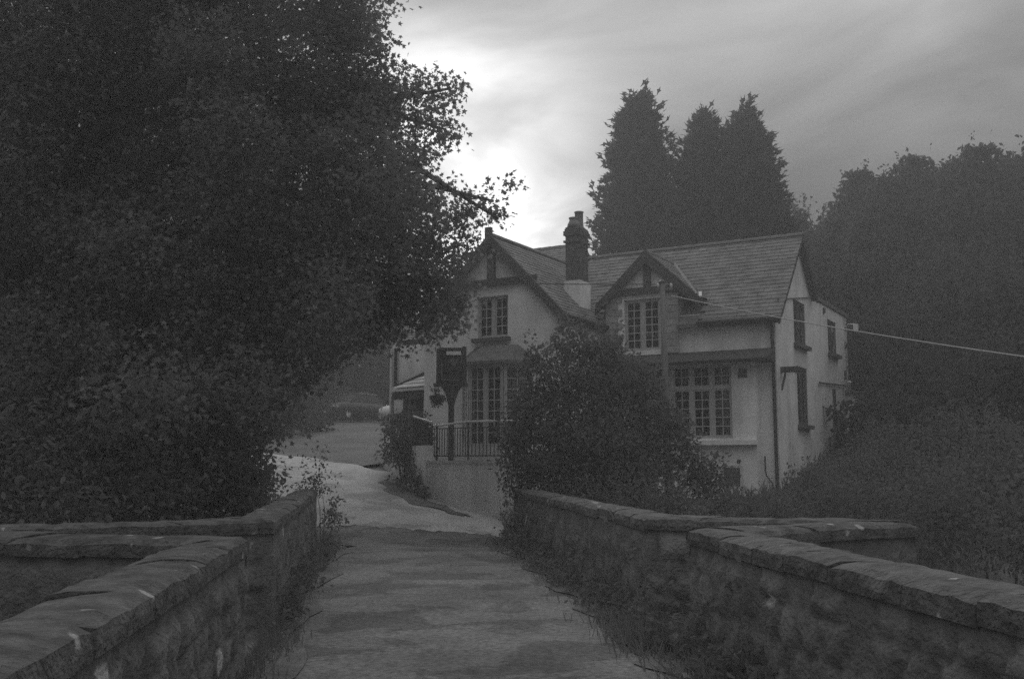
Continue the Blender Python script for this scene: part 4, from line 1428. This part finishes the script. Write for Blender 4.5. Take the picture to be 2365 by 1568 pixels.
def shrub(name, label, cat, blobs, leaf, density, mat, tmpl, seed, twig=10, sig=0.10, group=None, stems=6, srad=0.035, base=None, spread=0.8, sprigs=0):
    g = np.random.default_rng(seed)
    cs = np.array([b[0] for b in blobs])
    bx, by = (cs[:, 0].mean(), cs[:, 1].mean()) if base is None else base
    root = empty(name, (bx, by, tz(bx, by)))
    tag(root, label, cat, group)
    pos, dr = blob_points(blobs, density, g, twig, sig)
    if sprigs:
        tops = sorted(blobs, key=lambda b: -(b[0][2] + b[3]))[:6]
        ex, ed = [], []
        for k in range(sprigs):
            c, rx, ry, rz = tops[k % len(tops)]
            s0 = np.array([c[0] + g.uniform(-rx, rx) * 0.8, c[1] + g.uniform(-ry, ry) * 0.5, c[2] + rz * 0.6])
            L_ = g.uniform(0.35, 0.8)
            lean = np.array([g.uniform(-0.25, 0.25), g.uniform(-0.2, 0.2), 1.0])
            m_ = 16
            t = g.uniform(0, 1, (m_, 1))
            ex.append(s0 + lean * L_ * t + g.normal(0, 0.05, (m_, 3)))
            ed.append(np.tile(np.array([0, 0, 0.3]), (m_, 1)) + g.normal(0, 0.6, (m_, 3)))
        pos = np.concatenate([pos] + ex); dr = np.concatenate([dr] + ed)
    scatter('foliage', pos - np.array(root.location), tmpl, leaf, mat, root, 0.4, dr, g, spread, 'stuff')
    mb = MB()
    for k in range(stems):
        b = blobs[int(k * len(blobs) / stems)]
        e = Vector(b[0]) - root.location
        s = Vector((e.x * 0.3, e.y * 0.3, -0.1 + tz(bx + e.x * .3, by + e.y * .3) - root.location.z))
        mb.tube([s, s.lerp(e, 0.5) + Vector((0.05, 0.03, 0.1)), e + Vector((0, 0, b[3] * 0.5))], [srad, srad * 0.7, srad * 0.25], 6)
    mb.build('stem', M['bark'], root, True)
    return root


def pb(lst, squash=1.0):
    return [(P(u, v, y), r_, r_ * squash, r_) for u, v, y, r_ in lst]


# shrub in front of the pub
shrub('garden_shrub', 'large dense shrub in front of the pub, hiding the dormer wall foot', 'shrub', pb([
    (1270, 1010, 20.6, 1.0), (1400, 960, 20.8, 1.25), (1300, 880, 21, .72), (1390, 860, 21, .70), (1465, 900, 21, .66), (1240, 840, 21, .34), (1310, 800, 21, .34),
    (1360, 800, 21, .30), (1420, 815, 21, .28), (1475, 860, 21, .26), (1520, 1012, 20.8, .80), (1555, 980, 20.8, .34), (1600, 1080, 20.6, .55), (1220, 1090, 20.4, .55), (1190, 1040, 20.4, .36),
    (1330, 1110, 20, .8), (1470, 1100, 20, .9), (1640, 1110, 20.4, .42), (1230, 930, 21, .5), (1205, 985, 20.8, .35), (1400, 1050, 19.8, .8)]),
    0.10, 3000, M['shrub'], T_OVAL, 31, 12, 0.11, stems=8, sprigs=16)
# climber sprays against the wing corner
shrub('tall_spray', 'leafy upright spray growing against the wing corner of the pub', 'plant', pb([
    (1308, 770, 25.3, .16), (1306, 810, 25.3, .22), (1350, 800, 25.4, .22), (1380, 795, 25.5, .2), (1270, 800, 25.2, .2), (1310, 840, 25.2, .3)]),
    0.13, 420, M['shrub'], T_OVAL, 32, 8, 0.09, stems=4, srad=0.03, sprigs=8)
# hedge against the pier
shrub('garden_hedge', 'overgrown hedge spilling round the white pier by the lane', 'hedge', pb([
    (925, 1015, 28.2, .55), (940, 1060, 27.6, .6), (960, 985, 28.6, .42), (925, 965, 29, .32), (905, 1040, 28.8, .45), (955, 1110, 26.9, .42), (975, 1140, 26.2, .25), (950, 950, 29.3, .2), (985, 1020, 27.6, .3), (905, 985, 29.4, .35)]),
    0.11, 2000, M['shrub'], T_OVAL, 33, 10, 0.10, stems=5)
# weeds at the parapet end
shrub('nettle_clump', 'ragged nettles growing over the end of the parapet below the maple', 'plant', pb([
    (725, 1115, 20.2, .18), (742, 1128, 20.3, .16), (700, 1120, 20.0, .16), (770, 1185, 20.6, .16), (775, 1165, 20.8, .12), (790, 1205, 20.4, .14), (765, 1205, 20.2, .2), (735, 1105, 20.3, .12)]),
    0.07, 2600, M['shrub'], T_OVAL, 34, 8, 0.07, stems=6, srad=0.01, sprigs=10)
wl_ = []
for k in range(26):
    b_ = 6.2 + k * 0.55
    c = br(2.36 - 0.12 * math.sin(k * 1.7), b_, 0.14 + 0.08 * math.sin(k * 2.3))
    wl_.append((c, 0.20 + 0.06 * math.sin(k), 0.28, 0.20 + 0.10 * abs(math.sin(k * 1.3))))
shrub('wall_weeds', 'dark leafy weeds along the foot of the parapet by the shrub', 'plant', wl_, 0.075, 2600, M['shrub'], T_OVAL, 37, 9, 0.07, stems=5, srad=0.008, sprigs=14)
wl_ = []
for k in range(14):
    b_ = 9.8 + k * 0.72
    c = br(-0.98 + 0.08 * math.sin(k * 1.7), b_, 0.10 + 0.06 * math.sin(k * 2.3))
    wl_.append((c, 0.16, 0.28, 0.18 + 0.08 * abs(math.sin(k * 1.3))))
shrub('wall_weeds', 'dark leafy weeds along the foot of the parapet below the maple', 'plant', wl_, 0.07, 2200, M['shrub'], T_OVAL, 38, 9, 0.06, stems=4, srad=0.008, sprigs=8)
# undergrowth on the left bank, behind the parapet
lb = [(-150, 1080, 14, 1.3), (60, 1090, 15.5, 1.3), (250, 1100, 16.5, 1.3), (430, 1110, 17, 1.2), (530, 1110, 18.2, .8), (575, 1120, 19.4, .5), (150, 1000, 17, 1.3), (400, 1010, 18, 1.2), (-80, 960, 16, 1.4), (520, 1160, 17, .75), (350, 1190, 15.5, 1.0), (100, 1190, 14, 1.0), (600, 1165, 19, .35)]
shrub('bank_thicket', 'dark thicket on the river bank behind the parapet below the maple', 'thicket', pb(lb), 0.11, 2000, M['leaf'], T_OVAL, 35, 12, 0.16, stems=8)
# brambles beside the right parapet
rb = [[(1720, 1180, 20, .40), (1800, 1185, 19, .42), (1690, 1160, 21.5, .25), (1650, 1185, 18, .45), (1760, 1165, 23, .25)],
      [(1900, 1150, 20, .8), (2000, 1140, 21, .9), (1960, 1190, 17, .7), (1880, 1125, 25, .4), (1950, 1090, 27, .5), (2030, 1050, 27, .9)],
      [(2150, 1150, 19, 1.0), (2280, 1170, 17, 1.0), (2100, 1080, 24, 1.1), (2250, 1050, 23, 1.3), (2180, 1190, 15, .8), (2380, 1150, 16, 1.2), (2460, 1220, 12, .9)],
      [(1560, 1180, 17, .55), (1460, 1170, 18, .6), (1380, 1160, 19, .6), (1300, 1150, 20, .5)]]
for k, (lst, lab) in enumerate(zip(rb, ('low bramble patch at the foot of the pub corner', 'bramble bank climbing beside the pub gable wall', 'tall bramble thicket on the bank beyond the pointed refuge', 'low undergrowth between the parapet and the large shrub'))):
    shrub('bramble', lab, 'bramble', pb(lst), 0.085, 3000, M['shrub'], T_OVAL, 40 + k, 10, 0.13, stems=4, sprigs=3)


# deciduous trees
def tree(name, label, x, y, h, r_, seed, leaf=0.30, n=11000, mat='leaf_far', group=None, loose=0.0, low=0.15, z0=None, tmpl=T_DIA):
    g = np.random.default_rng(seed)
    z0 = tz(x, y) if z0 is None else z0
    root = empty(name, (x, y, z0))
    tag(root, label, 'tree', group)
    blobs = []
    nb = 90
    for k in range(nb):
        t = (k + 0.5) / nb
        zz = h * (low + (0.98 - low) * t)
        prof = math.sin(math.pi * min(1, (0.16 + 0.86 * t))) ** 0.6
        a = k * 2.39996
        rr = r_ * prof * math.sqrt(g.uniform(0.05, 1)) * (0.74 + 0.30 * math.sin(3.1 * a + seed) * math.sin(zz * 0.9 + seed))
        br_r = r_ * g.uniform(0.15, 0.32) * (0.75 + 0.25 * prof)
        blobs.append((np.array([rr * math.cos(a), rr * math.sin(a), zz - br_r * 0.5]), br_r, br_r, br_r * g.uniform(0.7, 1.0)))
    vol = sum(b[1] ** 2.16 for b in blobs)
    pos, dr = blob_points(blobs, n / vol * 1.0, g, 10, 0.16 + loose * 0.4)
    fr, fd = [], []
    for k in range(150):
        c, rx, ry, rz = blobs[int(g.integers(nb // 3, nb))]
        d = g.normal(0, 1, 3); d[2] = abs(d[2]) + 0.5; d /= np.linalg.norm(d)
        L_ = g.uniform(0.4, 1.3)
        t = g.uniform(0, 1, (14, 1))
        fr.append(c + d * rx * 0.8 + (d * 0.6 + np.array([0, 0, 0.7])) * L_ * t + g.normal(0, 0.06, (14, 3)))
        fd.append(np.tile(d, (14, 1)))
    fr, fd = np.concatenate(fr), np.concatenate(fd)
    if loose:
        m_ = n // 8
        a = g.uniform(0, 2 * math.pi, m_); zz = h * g.uniform(0.75, 1.05, m_); rr = r_ * g.uniform(0, 0.8, m_) * (1.15 - zz / h) * 2
        ex = np.stack([rr * np.cos(a), rr * np.sin(a), zz], 1)
        pos = np.concatenate([pos, ex]); dr = np.concatenate([dr, np.tile([0, 0, 0.5], (m_, 1))])
    nbig = len(pos)
    pos = np.concatenate([pos, fr]); dr = np.concatenate([dr, fd])
    sz = np.full(len(pos), leaf); sz[nbig:] = leaf * 0.55
    scatter('crown', pos, tmpl, sz, M[mat], root, 0.4, dr, g, 0.9, 'stuff')
    trunk_mesh(root, (0, 0, -0.4), [Vector((0, 0, h * 0.85))] + [Vector(b[0]) for b in blobs[4::4]], 0.03 * h)
    return root


def far(u, v, y):
    """trunk place and height of a tree whose top shows at bearing (u, v)"""
    p = P(u, v, y)
    return p.x, y, p.z - tz(p.x, y)


wood = 'trees of the wood beyond the pub'
for k, (u, v, y, r_, lab, loose) in enumerate([
        (1985, 425, 50, 4.2, 'loose feathery tree standing just behind the flat-roofed end of the pub', 0.35),
        (2110, 395, 47, 4.6, 'feathery-topped tall tree in the wood, beside the loosest one', 0.25),
        (2255, 372, 44, 5.0, 'dense round-headed tree crowning the wood beyond the pub', 0.1),
        (2420, 360, 42, 5.2, 'broad tree at the edge of the wood farthest from the pub', 0.05),
        (2050, 440, 46, 4.0, 'slender tree half hidden between the feathery trees of the wood', 0.2),
        (2190, 410, 50, 4.4, 'tree showing its head behind the dense round-headed one', 0.2),
        (2335, 395, 48, 4.6, 'tree with ragged head near the outer edge of the wood', 0.2)]):
    x, y_, h = far(u, v, y)
    tree('woodland_tree', lab, x, y_, h, r_, 60 + k, 0.34, 15000, group=wood, loose=loose + 0.05)
lab = 'dark bushy tree filling the lower edge of the wood beside the pub'
for k, (u, v, y, r_) in enumerate([(2050, 690, 41, 3.6), (2190, 620, 36, 4.2), (2340, 640, 32, 4.2), (2130, 860, 33, 3.0), (2290, 850, 28, 3.4), (2440, 780, 25, 3.6), (2060, 930, 37, 2.2)]):
    x, y_, h = far(u, v, y)
    tree('woodland_tree', lab, x, y_, max(h, 3.0), r_, 80 + k, 0.30, 12000, group=wood, low=0.03)
lab = 'dark tree in the row behind the pub roof, between the cypresses and the wood'
for k, (u, v, y, r_) in enumerate([(1845, 478, 56, 2.6), (1905, 505, 58, 2.8), (1790, 540, 56, 3.0), (1950, 520, 55, 3.0)]):
    x, y_, h = far(u, v, y)
    tree('background_tree', lab, x, y_, h, r_, 100 + k, 0.32, 9000, group='row of trees behind the pub')
lab = 'dark tree shading the parked cars at the back of the forecourt'
for k, (u, v, y, r_) in enumerate([(690, 640, 60, 5.5), (800, 660, 62, 5.2), (905, 700, 64, 4.8), (560, 560, 58, 6.0), (400, 560, 54, 6.0), (1010, 740, 66, 4.5), (200, 560, 50, 6.5)]):
    x, y_, h = far(u, v, y)
    tree('background_tree', lab, x, y_, h, r_, 120 + k, 0.42, 9000, group='trees round the forecourt', low=0.02)
shrub('boundary_hedge', 'dark hedge along the far edge of the lane below the maple', 'hedge', pb([
    (640, 975, 39, .9), (690, 975, 40, .8), (730, 978, 41, .7), (585, 980, 38.5, 1.2), (520, 1000, 38, 1.3), (740, 960, 46, .9), (700, 940, 48, 1.2), (640, 930, 46, 1.4), (450, 1000, 37, 1.4)]),
    0.2, 420, M['leaf_far'], T_DIA, 36, 10, 0.15, stems=4)


# cypresses behind the roof
def cypress(label, u, v, y, r_, seed, n=9000, lean=0.0, gap=0.0, top_pow=0.75):
    g = np.random.default_rng(seed)
    x, y_, h = far(u, v, y)
    root = empty('cypress_tree', (x, y_, tz(x, y_)))
    tag(root, label, 'tree', 'cypresses behind the pub')
    # plumes: upswept boughs, each a spindle of sprays
    npl = int(130 * (1 - gap))
    P_, D_ = [], []
    for k in range(npl):
        t = (k + 0.5) / npl
        a = k * 2.39996 + g.uniform(-0.3, 0.3)
        zb = h * (0.02 + 0.90 * t)
        rad = r_ * (1 - t ** 1.25) ** top_pow * g.uniform(0.50, 1.12)
        L_ = h * g.uniform(0.09, 0.20) * (1.1 - 0.35 * t)
        c, s = math.cos(a), math.sin(a)
        m_ = n // npl
        f = g.uniform(0, 1, m_)
        out = rad * (0.15 + 0.85 * f)
        wv = 0.30 * r_ * (0.35 + 0.65 * np.sin(np.pi * np.clip(f * 0.9 + 0.05, 0, 1))) * (1 - 0.5 * t)
        xx = c * out + g.normal(0, 1, m_) * wv * 0.55
        yy = s * out + g.normal(0, 1, m_) * wv * 0.55
        zz = zb + L_ * f ** 1.4 + g.normal(0, 1, m_) * 0.20
        P_.append(np.stack([xx + lean * zz / h, yy, zz], 1))
        D_.append(np.tile([c * 0.7, s * 0.7, 0.55], (m_, 1)))
    # loose tips all round the outline
    for k in range(420):
        t = g.uniform(0.05, 0.97)
        a = g.uniform(0, 2 * math.pi)
        rad = r_ * (1 - t ** 1.25) ** top_pow * g.uniform(0.92, 1.05)
        d = np.array([math.cos(a) * 0.8, math.sin(a) * 0.8, g.uniform(0.1, 0.9)])
        f = g.uniform(0, 1, (9, 1))
        P_.append(np.array([rad * math.cos(a) + lean * t, rad * math.sin(a), h * (0.04 + 0.93 * t)]) + d * f * g.uniform(0.4, 1.0) + g.normal(0, 0.07, (9, 3)))
        D_.append(np.tile(d, (9, 1)))
    # side leaders
    for k in range(7):
        a = k * 2.4 + seed
        r0 = r_ * g.uniform(0.18, 0.42)
        z1 = h * g.uniform(0.74, 0.97) * (1.0 - 0.25 * r0 / r_)
        m_ = 170
        f = g.uniform(0, 1, m_)
        P_.append(np.stack([r0 * math.cos(a) + g.normal(0, 0.24, m_) * (1.05 - f), r0 * math.sin(a) + g.normal(0, 0.24, m_) * (1.05 - f), z1 - 2.4 + 2.4 * f], 1))
        D_.append(np.tile([0, 0, 1.0], (m_, 1)))
    # leader
    m_ = 320
    f = g.uniform(0, 1, m_)
    P_.append(np.stack([g.normal(0, 0.20, m_) * (1 - f) + lean, g.normal(0, 0.20, m_) * (1 - f), h * (0.90 + 0.10 * f)], 1))
    D_.append(np.tile([0, 0, 1.0], (m_, 1)))
    scatter('crown', np.concatenate(P_), T_SPRAY, 0.46, M['needle'], root, 0.1, np.concatenate(D_), g, 0.42, 'stuff')
    mb = MB(); mb.tube([(0, 0, -0.3), (lean * .5, 0, h * 0.5), (lean, 0, h * 0.97)], [0.28, 0.16, 0.03], 8); mb.build('trunk', M['bark'], root, True)


cypress('tallest cypress behind the pub roof, next to the chimney', 1474, 240, 46, 3.1, 201, 30000)
cypress('thin ragged cypress squeezed between two fuller cypresses', 1624, 272, 46.5, 2.5, 202, 17000, 0.0, 0.2)
cypress('broad full cypress behind the dormer end of the pub roof', 1722, 275, 46, 2.9, 203, 30000)

# ------------------------------------------------------------------ grass and weeds on the bridge
g = np.random.default_rng(55)


def weeds(name, line, n, hgt, seed, width=0.3, tmpl=T_BLADE, lab=None, z=0.0):
    g = np.random.default_rng(seed)
    L_ = [np.array(p) for p in line]
    seg = g.integers(0, len(L_) - 1, n)
    t = g.uniform(0, 1, n) ** 1.0
    A = np.array(L_)[seg]; B = np.array(L_)[seg + 1]
    lat_b = A + (B - A) * t[:, None]
    clump = 0.5 + 0.5 * np.sin(lat_b[:, 1] * 2.1 + seed) * np.sin(lat_b[:, 1] * 0.77 + 1)
    keep = g.uniform(0, 1, n) < 0.25 + 0.75 * clump
    lat_b = lat_b[keep]
    lat_b[:, 0] += np.abs(g.normal(0, width, len(lat_b))) * (1 if line[0][0] < 0 else -1)
    V = np.array([br(a, b, z) for a, b in lat_b])
    d = np.tile([0, 0, 1.0], (len(V), 1))
    o = scatter(name, V, tmpl, hgt, M['grass'], None, 0.0, d, g, 0.38)
    tag(o, lab, 'grass', kind='stuff')


weeds('wall_grass', [(-1.05, 1.0), (-1.05, 7.6), (-1.1, 10.2), (-1.3, 20.0)], 6000, 0.13, 1, 0.14, lab='rough grass along the foot of the parapet below the maple')
weeds('wall_grass', [(2.52, 1.0), (2.52, 8.2), (2.62, 10.1), (2.6, 20.3)], 11000, 0.20, 2, 0.22, lab='tall weeds along the foot of the parapet by the shrub')
# rough grass on the verge and banks
m_ = 16000
X = g.uniform(-6, 22, m_ * 2); Y = g.uniform(17, 33, m_ * 2)
b_ = -X * math.sin(BA) + Y * math.cos(BA); lt = X * math.cos(BA) + Y * math.sin(BA)
cc = np.array(list(lane_c) + list(fore))
dist = np.min(np.hypot(X[:, None] - cc[None, ::3, 0], Y[:, None] - cc[None, ::3, 1]) - cc[None, ::3, 2], axis=1)
ok = (dist > 0.05) & ((lt > 3.1) | (X < -3) | (b_ > 21)) & ~((X > -4.5) & (X < 6) & (Y > 24.6))
X, Y = X[ok][:m_], Y[ok][:m_]
V = np.stack([X, Y, terrain(X, Y)], 1)
tag(scatter('bank_grass', V, T_BLADE, 0.42, M['grass'], None, 0.0, np.tile([0, 0, 1.0], (len(V), 1)), g, 0.4), 'rough grass on the banks beside the lane and pub', 'grass', kind='stuff')

# hanging basket on the sign frame
hb = P(1011, 915, 26.75)
bk = empty('hanging_basket', hb)
tag(bk, 'round overflowing hanging basket beside the sign post', 'basket')
pos, dr = blob_points([(np.array([0, 0, 0.0]), .24, .24, .24), (np.array([0.03, 0, -0.15]), .2, .2, .18)], 4200, np.random.default_rng(9), 10, 0.05)
scatter('flowers', pos, T_OVAL, 0.07, M['shrub'], bk, 0.3, dr, np.random.default_rng(10), 0.8, 'stuff')
mb = MB(); mb.lathe((0, 0, -0.2), [(0.05, 0), (0.14, 0.05), (0.19, 0.18), (0.20, 0.22)], 12); mb.build('wire_basket', M['metal_dark'], bk)
mb = MB(); mb.tube([(0, 0, 0.0), (0.02, 0.05, 0.42)], 0.012, 5); mb.build('chain', M['metal_dark'], bk)

# ------------------------------------------------------------------ pole and cables
pt = P(1529, 652, 24.0); pbm = P(1539, 1000, 24.0)
pole = empty('telegraph_pole', (pbm.x + 0.05, 24.0, tz(pbm.x, 24.0)))
tag(pole, 'grey wooden telegraph pole in front of the dormer window', 'pole')
top = Vector(pt) - pole.location
mb = MB(); mb.tube([(0, 0, -0.3), (top.x * 0.5, 0, top.z * 0.5), (top.x, 0, top.z)], [0.10, 0.085, 0.07], 12); mb.build('shaft', M['pole'], pole, True)
mb = MB(); mb.lathe((top.x, 0, top.z - 0.02), [(0.085, 0), (0.085, 0.03), (0.01, 0.10)], 12); mb.build('cap', M['metal_dark'], pole)
mb = MB(); mb.bar((top.x - 0.12, 0, top.z - 0.16), (top.x + 0.26, 0, top.z - 0.16), 0.06, 0.06); mb.build('cross_arm', M['pole'], pole)
for dx in (-0.10, 0.22):
    mb = MB(); mb.lathe((top.x + dx, 0, top.z - 0.13), [(0.02, 0), (0.035, 0.04), (0.035, 0.08), (0.02, 0.1)], 8); mb.build('insulator', M['metal_pale'], pole)


def cable(label, p, q, sag, rad, mat):
    p, q = Vector(p), Vector(q)
    root = empty('overhead_cable', p)
    tag(root, label, 'cable')
    pts = [p.lerp(q, k / 24) - Vector((0, 0, sag * 4 * (k / 24) * (1 - k / 24))) - p for k in range(25)]
    mb = MB(); mb.tube(pts, rad, 6); mb.build('strand', M[mat], root)


a = Vector((pole.location.x + top.x - 0.10, 24.0, pole.location.z + top.z - 0.05))
cable('thin dark cable crossing in front of the wing gable to the pole', a, (maple.location.x + 1.0, maple.location.y + 3.0, 6.3), 0.10, 0.012, 'cable_dark')
a = Vector((pole.location.x + top.x + 0.22, 24.0, P(1545, 683, 24).z))
ce = P(2800, 880, 13.0)
cable('thick pale cable sloping away from the pole past the gable wall', a, ce, 0.12, 0.012, 'cable')
sp = empty('cable_post', (ce.x, ce.y, tz(ce.x, ce.y)))
tag(sp, 'short wooden post on the river bank holding the pale cable', 'post')
mb = MB(); mb.tube([(0, 0, -0.3), (0, 0, ce.z - sp.location.z + 0.15)], [0.10, 0.08], 10); mb.build('shaft', M['pole'], sp, True)
mb = MB(); mb.tube([(0, 0, ce.z - sp.location.z - 0.03), (0, 0, ce.z - sp.location.z + 0.03)], 0.095, 10); mb.build('clamp', M['metal_dark'], sp)


# ------------------------------------------------------------------ cars
def car(label, loc, rz, paint, scale=1.0):
    root = empty('parked_car', loc, rz)
    tag(root, label, 'car', 'cars parked on the forecourt')
    # lofted body: stations (x, half width, sill z, shoulder z)
    st = [(-2.05, .62, .42, .78), (-1.95, .78, .30, .86), (-1.4, .84, .24, .90), (-.6, .86, .22, .92), (.5, .86, .22, .92), (1.1, .85, .24, .90), (1.7, .82, .26, .80), (2.0, .70, .34, .70), (2.08, .55, .42, .62)]
    mb = MB(); V, F = [], []
    for x, w_, a, b in st:
        V += [(x, -w_ * .94, a), (x, -w_, (a + b) / 2), (x, -w_ * .94, b), (x, 0, b + .045), (x, w_ * .94, b), (x, w_, (a + b) / 2), (x, w_ * .94, a)]
    for i in range(len(st) - 1):
        for k in range(7):
            k2 = (k + 1) % 7
            F.append((i * 7 + k, i * 7 + k2, (i + 1) * 7 + k2, (i + 1) * 7 + k))
    F += [tuple(range(7)), tuple(range((len(st) - 1) * 7, len(st) * 7))[::-1]]
    mb.add(V, F); body = mb.build('body', paint, root, True)
    # cabin
    lowr = [(-1.75, .74), (1.05, .78)]
    up_ = [(-1.25, .56), (.30, .60)]
    mb = MB()
    mb.add([(-1.75, -.74, .90), (1.05, -.78, .90), (1.05, .78, .90), (-1.75, .74, .90), (-1.25, -.57, 1.40), (.25, -.60, 1.42), (.25, .60, 1.42), (-1.25, .57, 1.40)],
           [(0, 1, 5, 4), (1, 2, 6, 5), (2, 3, 7, 6), (3, 0, 4, 7), (4, 5, 6, 7)])
    mb.build('window_glass', M['car_glass'], root)
    mb = MB(); mb.add([(-1.32, -.60, 1.39), (.30, -.63, 1.41), (.30, .63, 1.41), (-1.32, .60, 1.39), (-1.15, -.48, 1.46), (.12, -.50, 1.48), (.12, .50, 1.48), (-1.15, .48, 1.46)],
                      [(0, 1, 5, 4), (1, 2, 6, 5), (2, 3, 7, 6), (3, 0, 4, 7), (4, 5, 6, 7), (3, 2, 1, 0)])
    mb.build('car_roof', paint, root)
    mb = MB()
    for s in (-1, 1):
        for p, q in (((1.06, .785 * s, .90), (.27, .615 * s, 1.42)), ((-.35, .765 * s, .90), (-.42, .60 * s, 1.42)), ((-1.77, .745 * s, .90), (-1.28, .585 * s, 1.41))):
            mb.bar(p, q, .07, .05, (0, s, 0.3))
    mb.build('pillars', paint, root)
    for x in (-1.28, 1.30):
        for s in (-1, 1):
            mb = MB()
            prof = [(0.20, -0.10), (0.30, -0.10), (0.32, -0.06), (0.32, 0.06), (0.30, 0.10), (0.20, 0.10)]
            vs, fs = [], []
            for r_, o_ in prof:
                for k in range(16):
                    t = 2 * math.pi * k / 16
                    vs.append((x + r_ * math.cos(t), s * .76 + o_, .32 + r_ * math.sin(t)))
            for i in range(len(prof) - 1):
                for k in range(16):
                    fs.append((i * 16 + k, i * 16 + (k + 1) % 16, (i + 1) * 16 + (k + 1) % 16, (i + 1) * 16 + k))
            mb.add(vs, fs); wh = mb.build('wheel', M['tyre'], root)
            mb = MB(); mb.add([(x + .21 * math.cos(2 * math.pi * k / 12), s * .83, .32 + .21 * math.sin(2 * math.pi * k / 12)) for k in range(12)] + [(x, s * .80, .32)],
                              [(k, (k + 1) % 12, 12) for k in range(12)]); mb.build('rim', M['chrome'], wh)
    for s in (-1, 1):
        mb = MB(); mb.obox((1.96, s * .56, .66), (.06, .02 * s, 0), (-.04 * s, .15, 0), (0, 0, .065)); mb.build('headlight', M['chrome'], root)
    mb = MB(); mb.box(2.03, 2.10, -.45, .45, .36, .50); mb.build('grille', M['tyre'], root)
    mb = MB(); mb.box(2.06, 2.115, -.26, .26, .37, .48); mb.build('number_plate', M['white_paint'], root)


cp = P(897, 972, 51)
car('pale car with its nose showing past the pub side wall', (cp.x + 1.6, 51, tz(cp.x + 1.6, 51) + 0.02), R(188), M['car_pale'])
cp = P(815, 960, 53)
car('dark car parked under the trees at the back of the forecourt', (cp.x, 53, tz(cp.x, 53) + 0.02), R(238), M['car_dark'])

# ------------------------------------------------------------------ added veil that lifts the darks, standing for film fog
bpy.context.view_layer.update()
top_z = max((o.matrix_world @ Vector(c)).z for o in S.objects if o.type == 'MESH' for c in o.bound_box)
hz = MB(); hz.box(-470, 470, -470, 570, -4.6, top_z + 0.4)
hm = bpy.data.materials.new('added_haze_air'); hm.use_nodes = True
nt = hm.node_tree; nt.nodes.clear()
pv = nt.nodes.new('ShaderNodeVolumePrincipled'); pv.inputs['Color'].default_value = (0.95, 0.95, 0.95, 1)
pv.inputs['Density'].default_value = 0.0042; pv.inputs['Anisotropy'].default_value = 0.2
ot = nt.nodes.new('ShaderNodeOutputMaterial'); nt.links.new(pv.outputs[0], ot.inputs['Volume'])
tag(hz.build('added_haze', hm), kind='stuff')
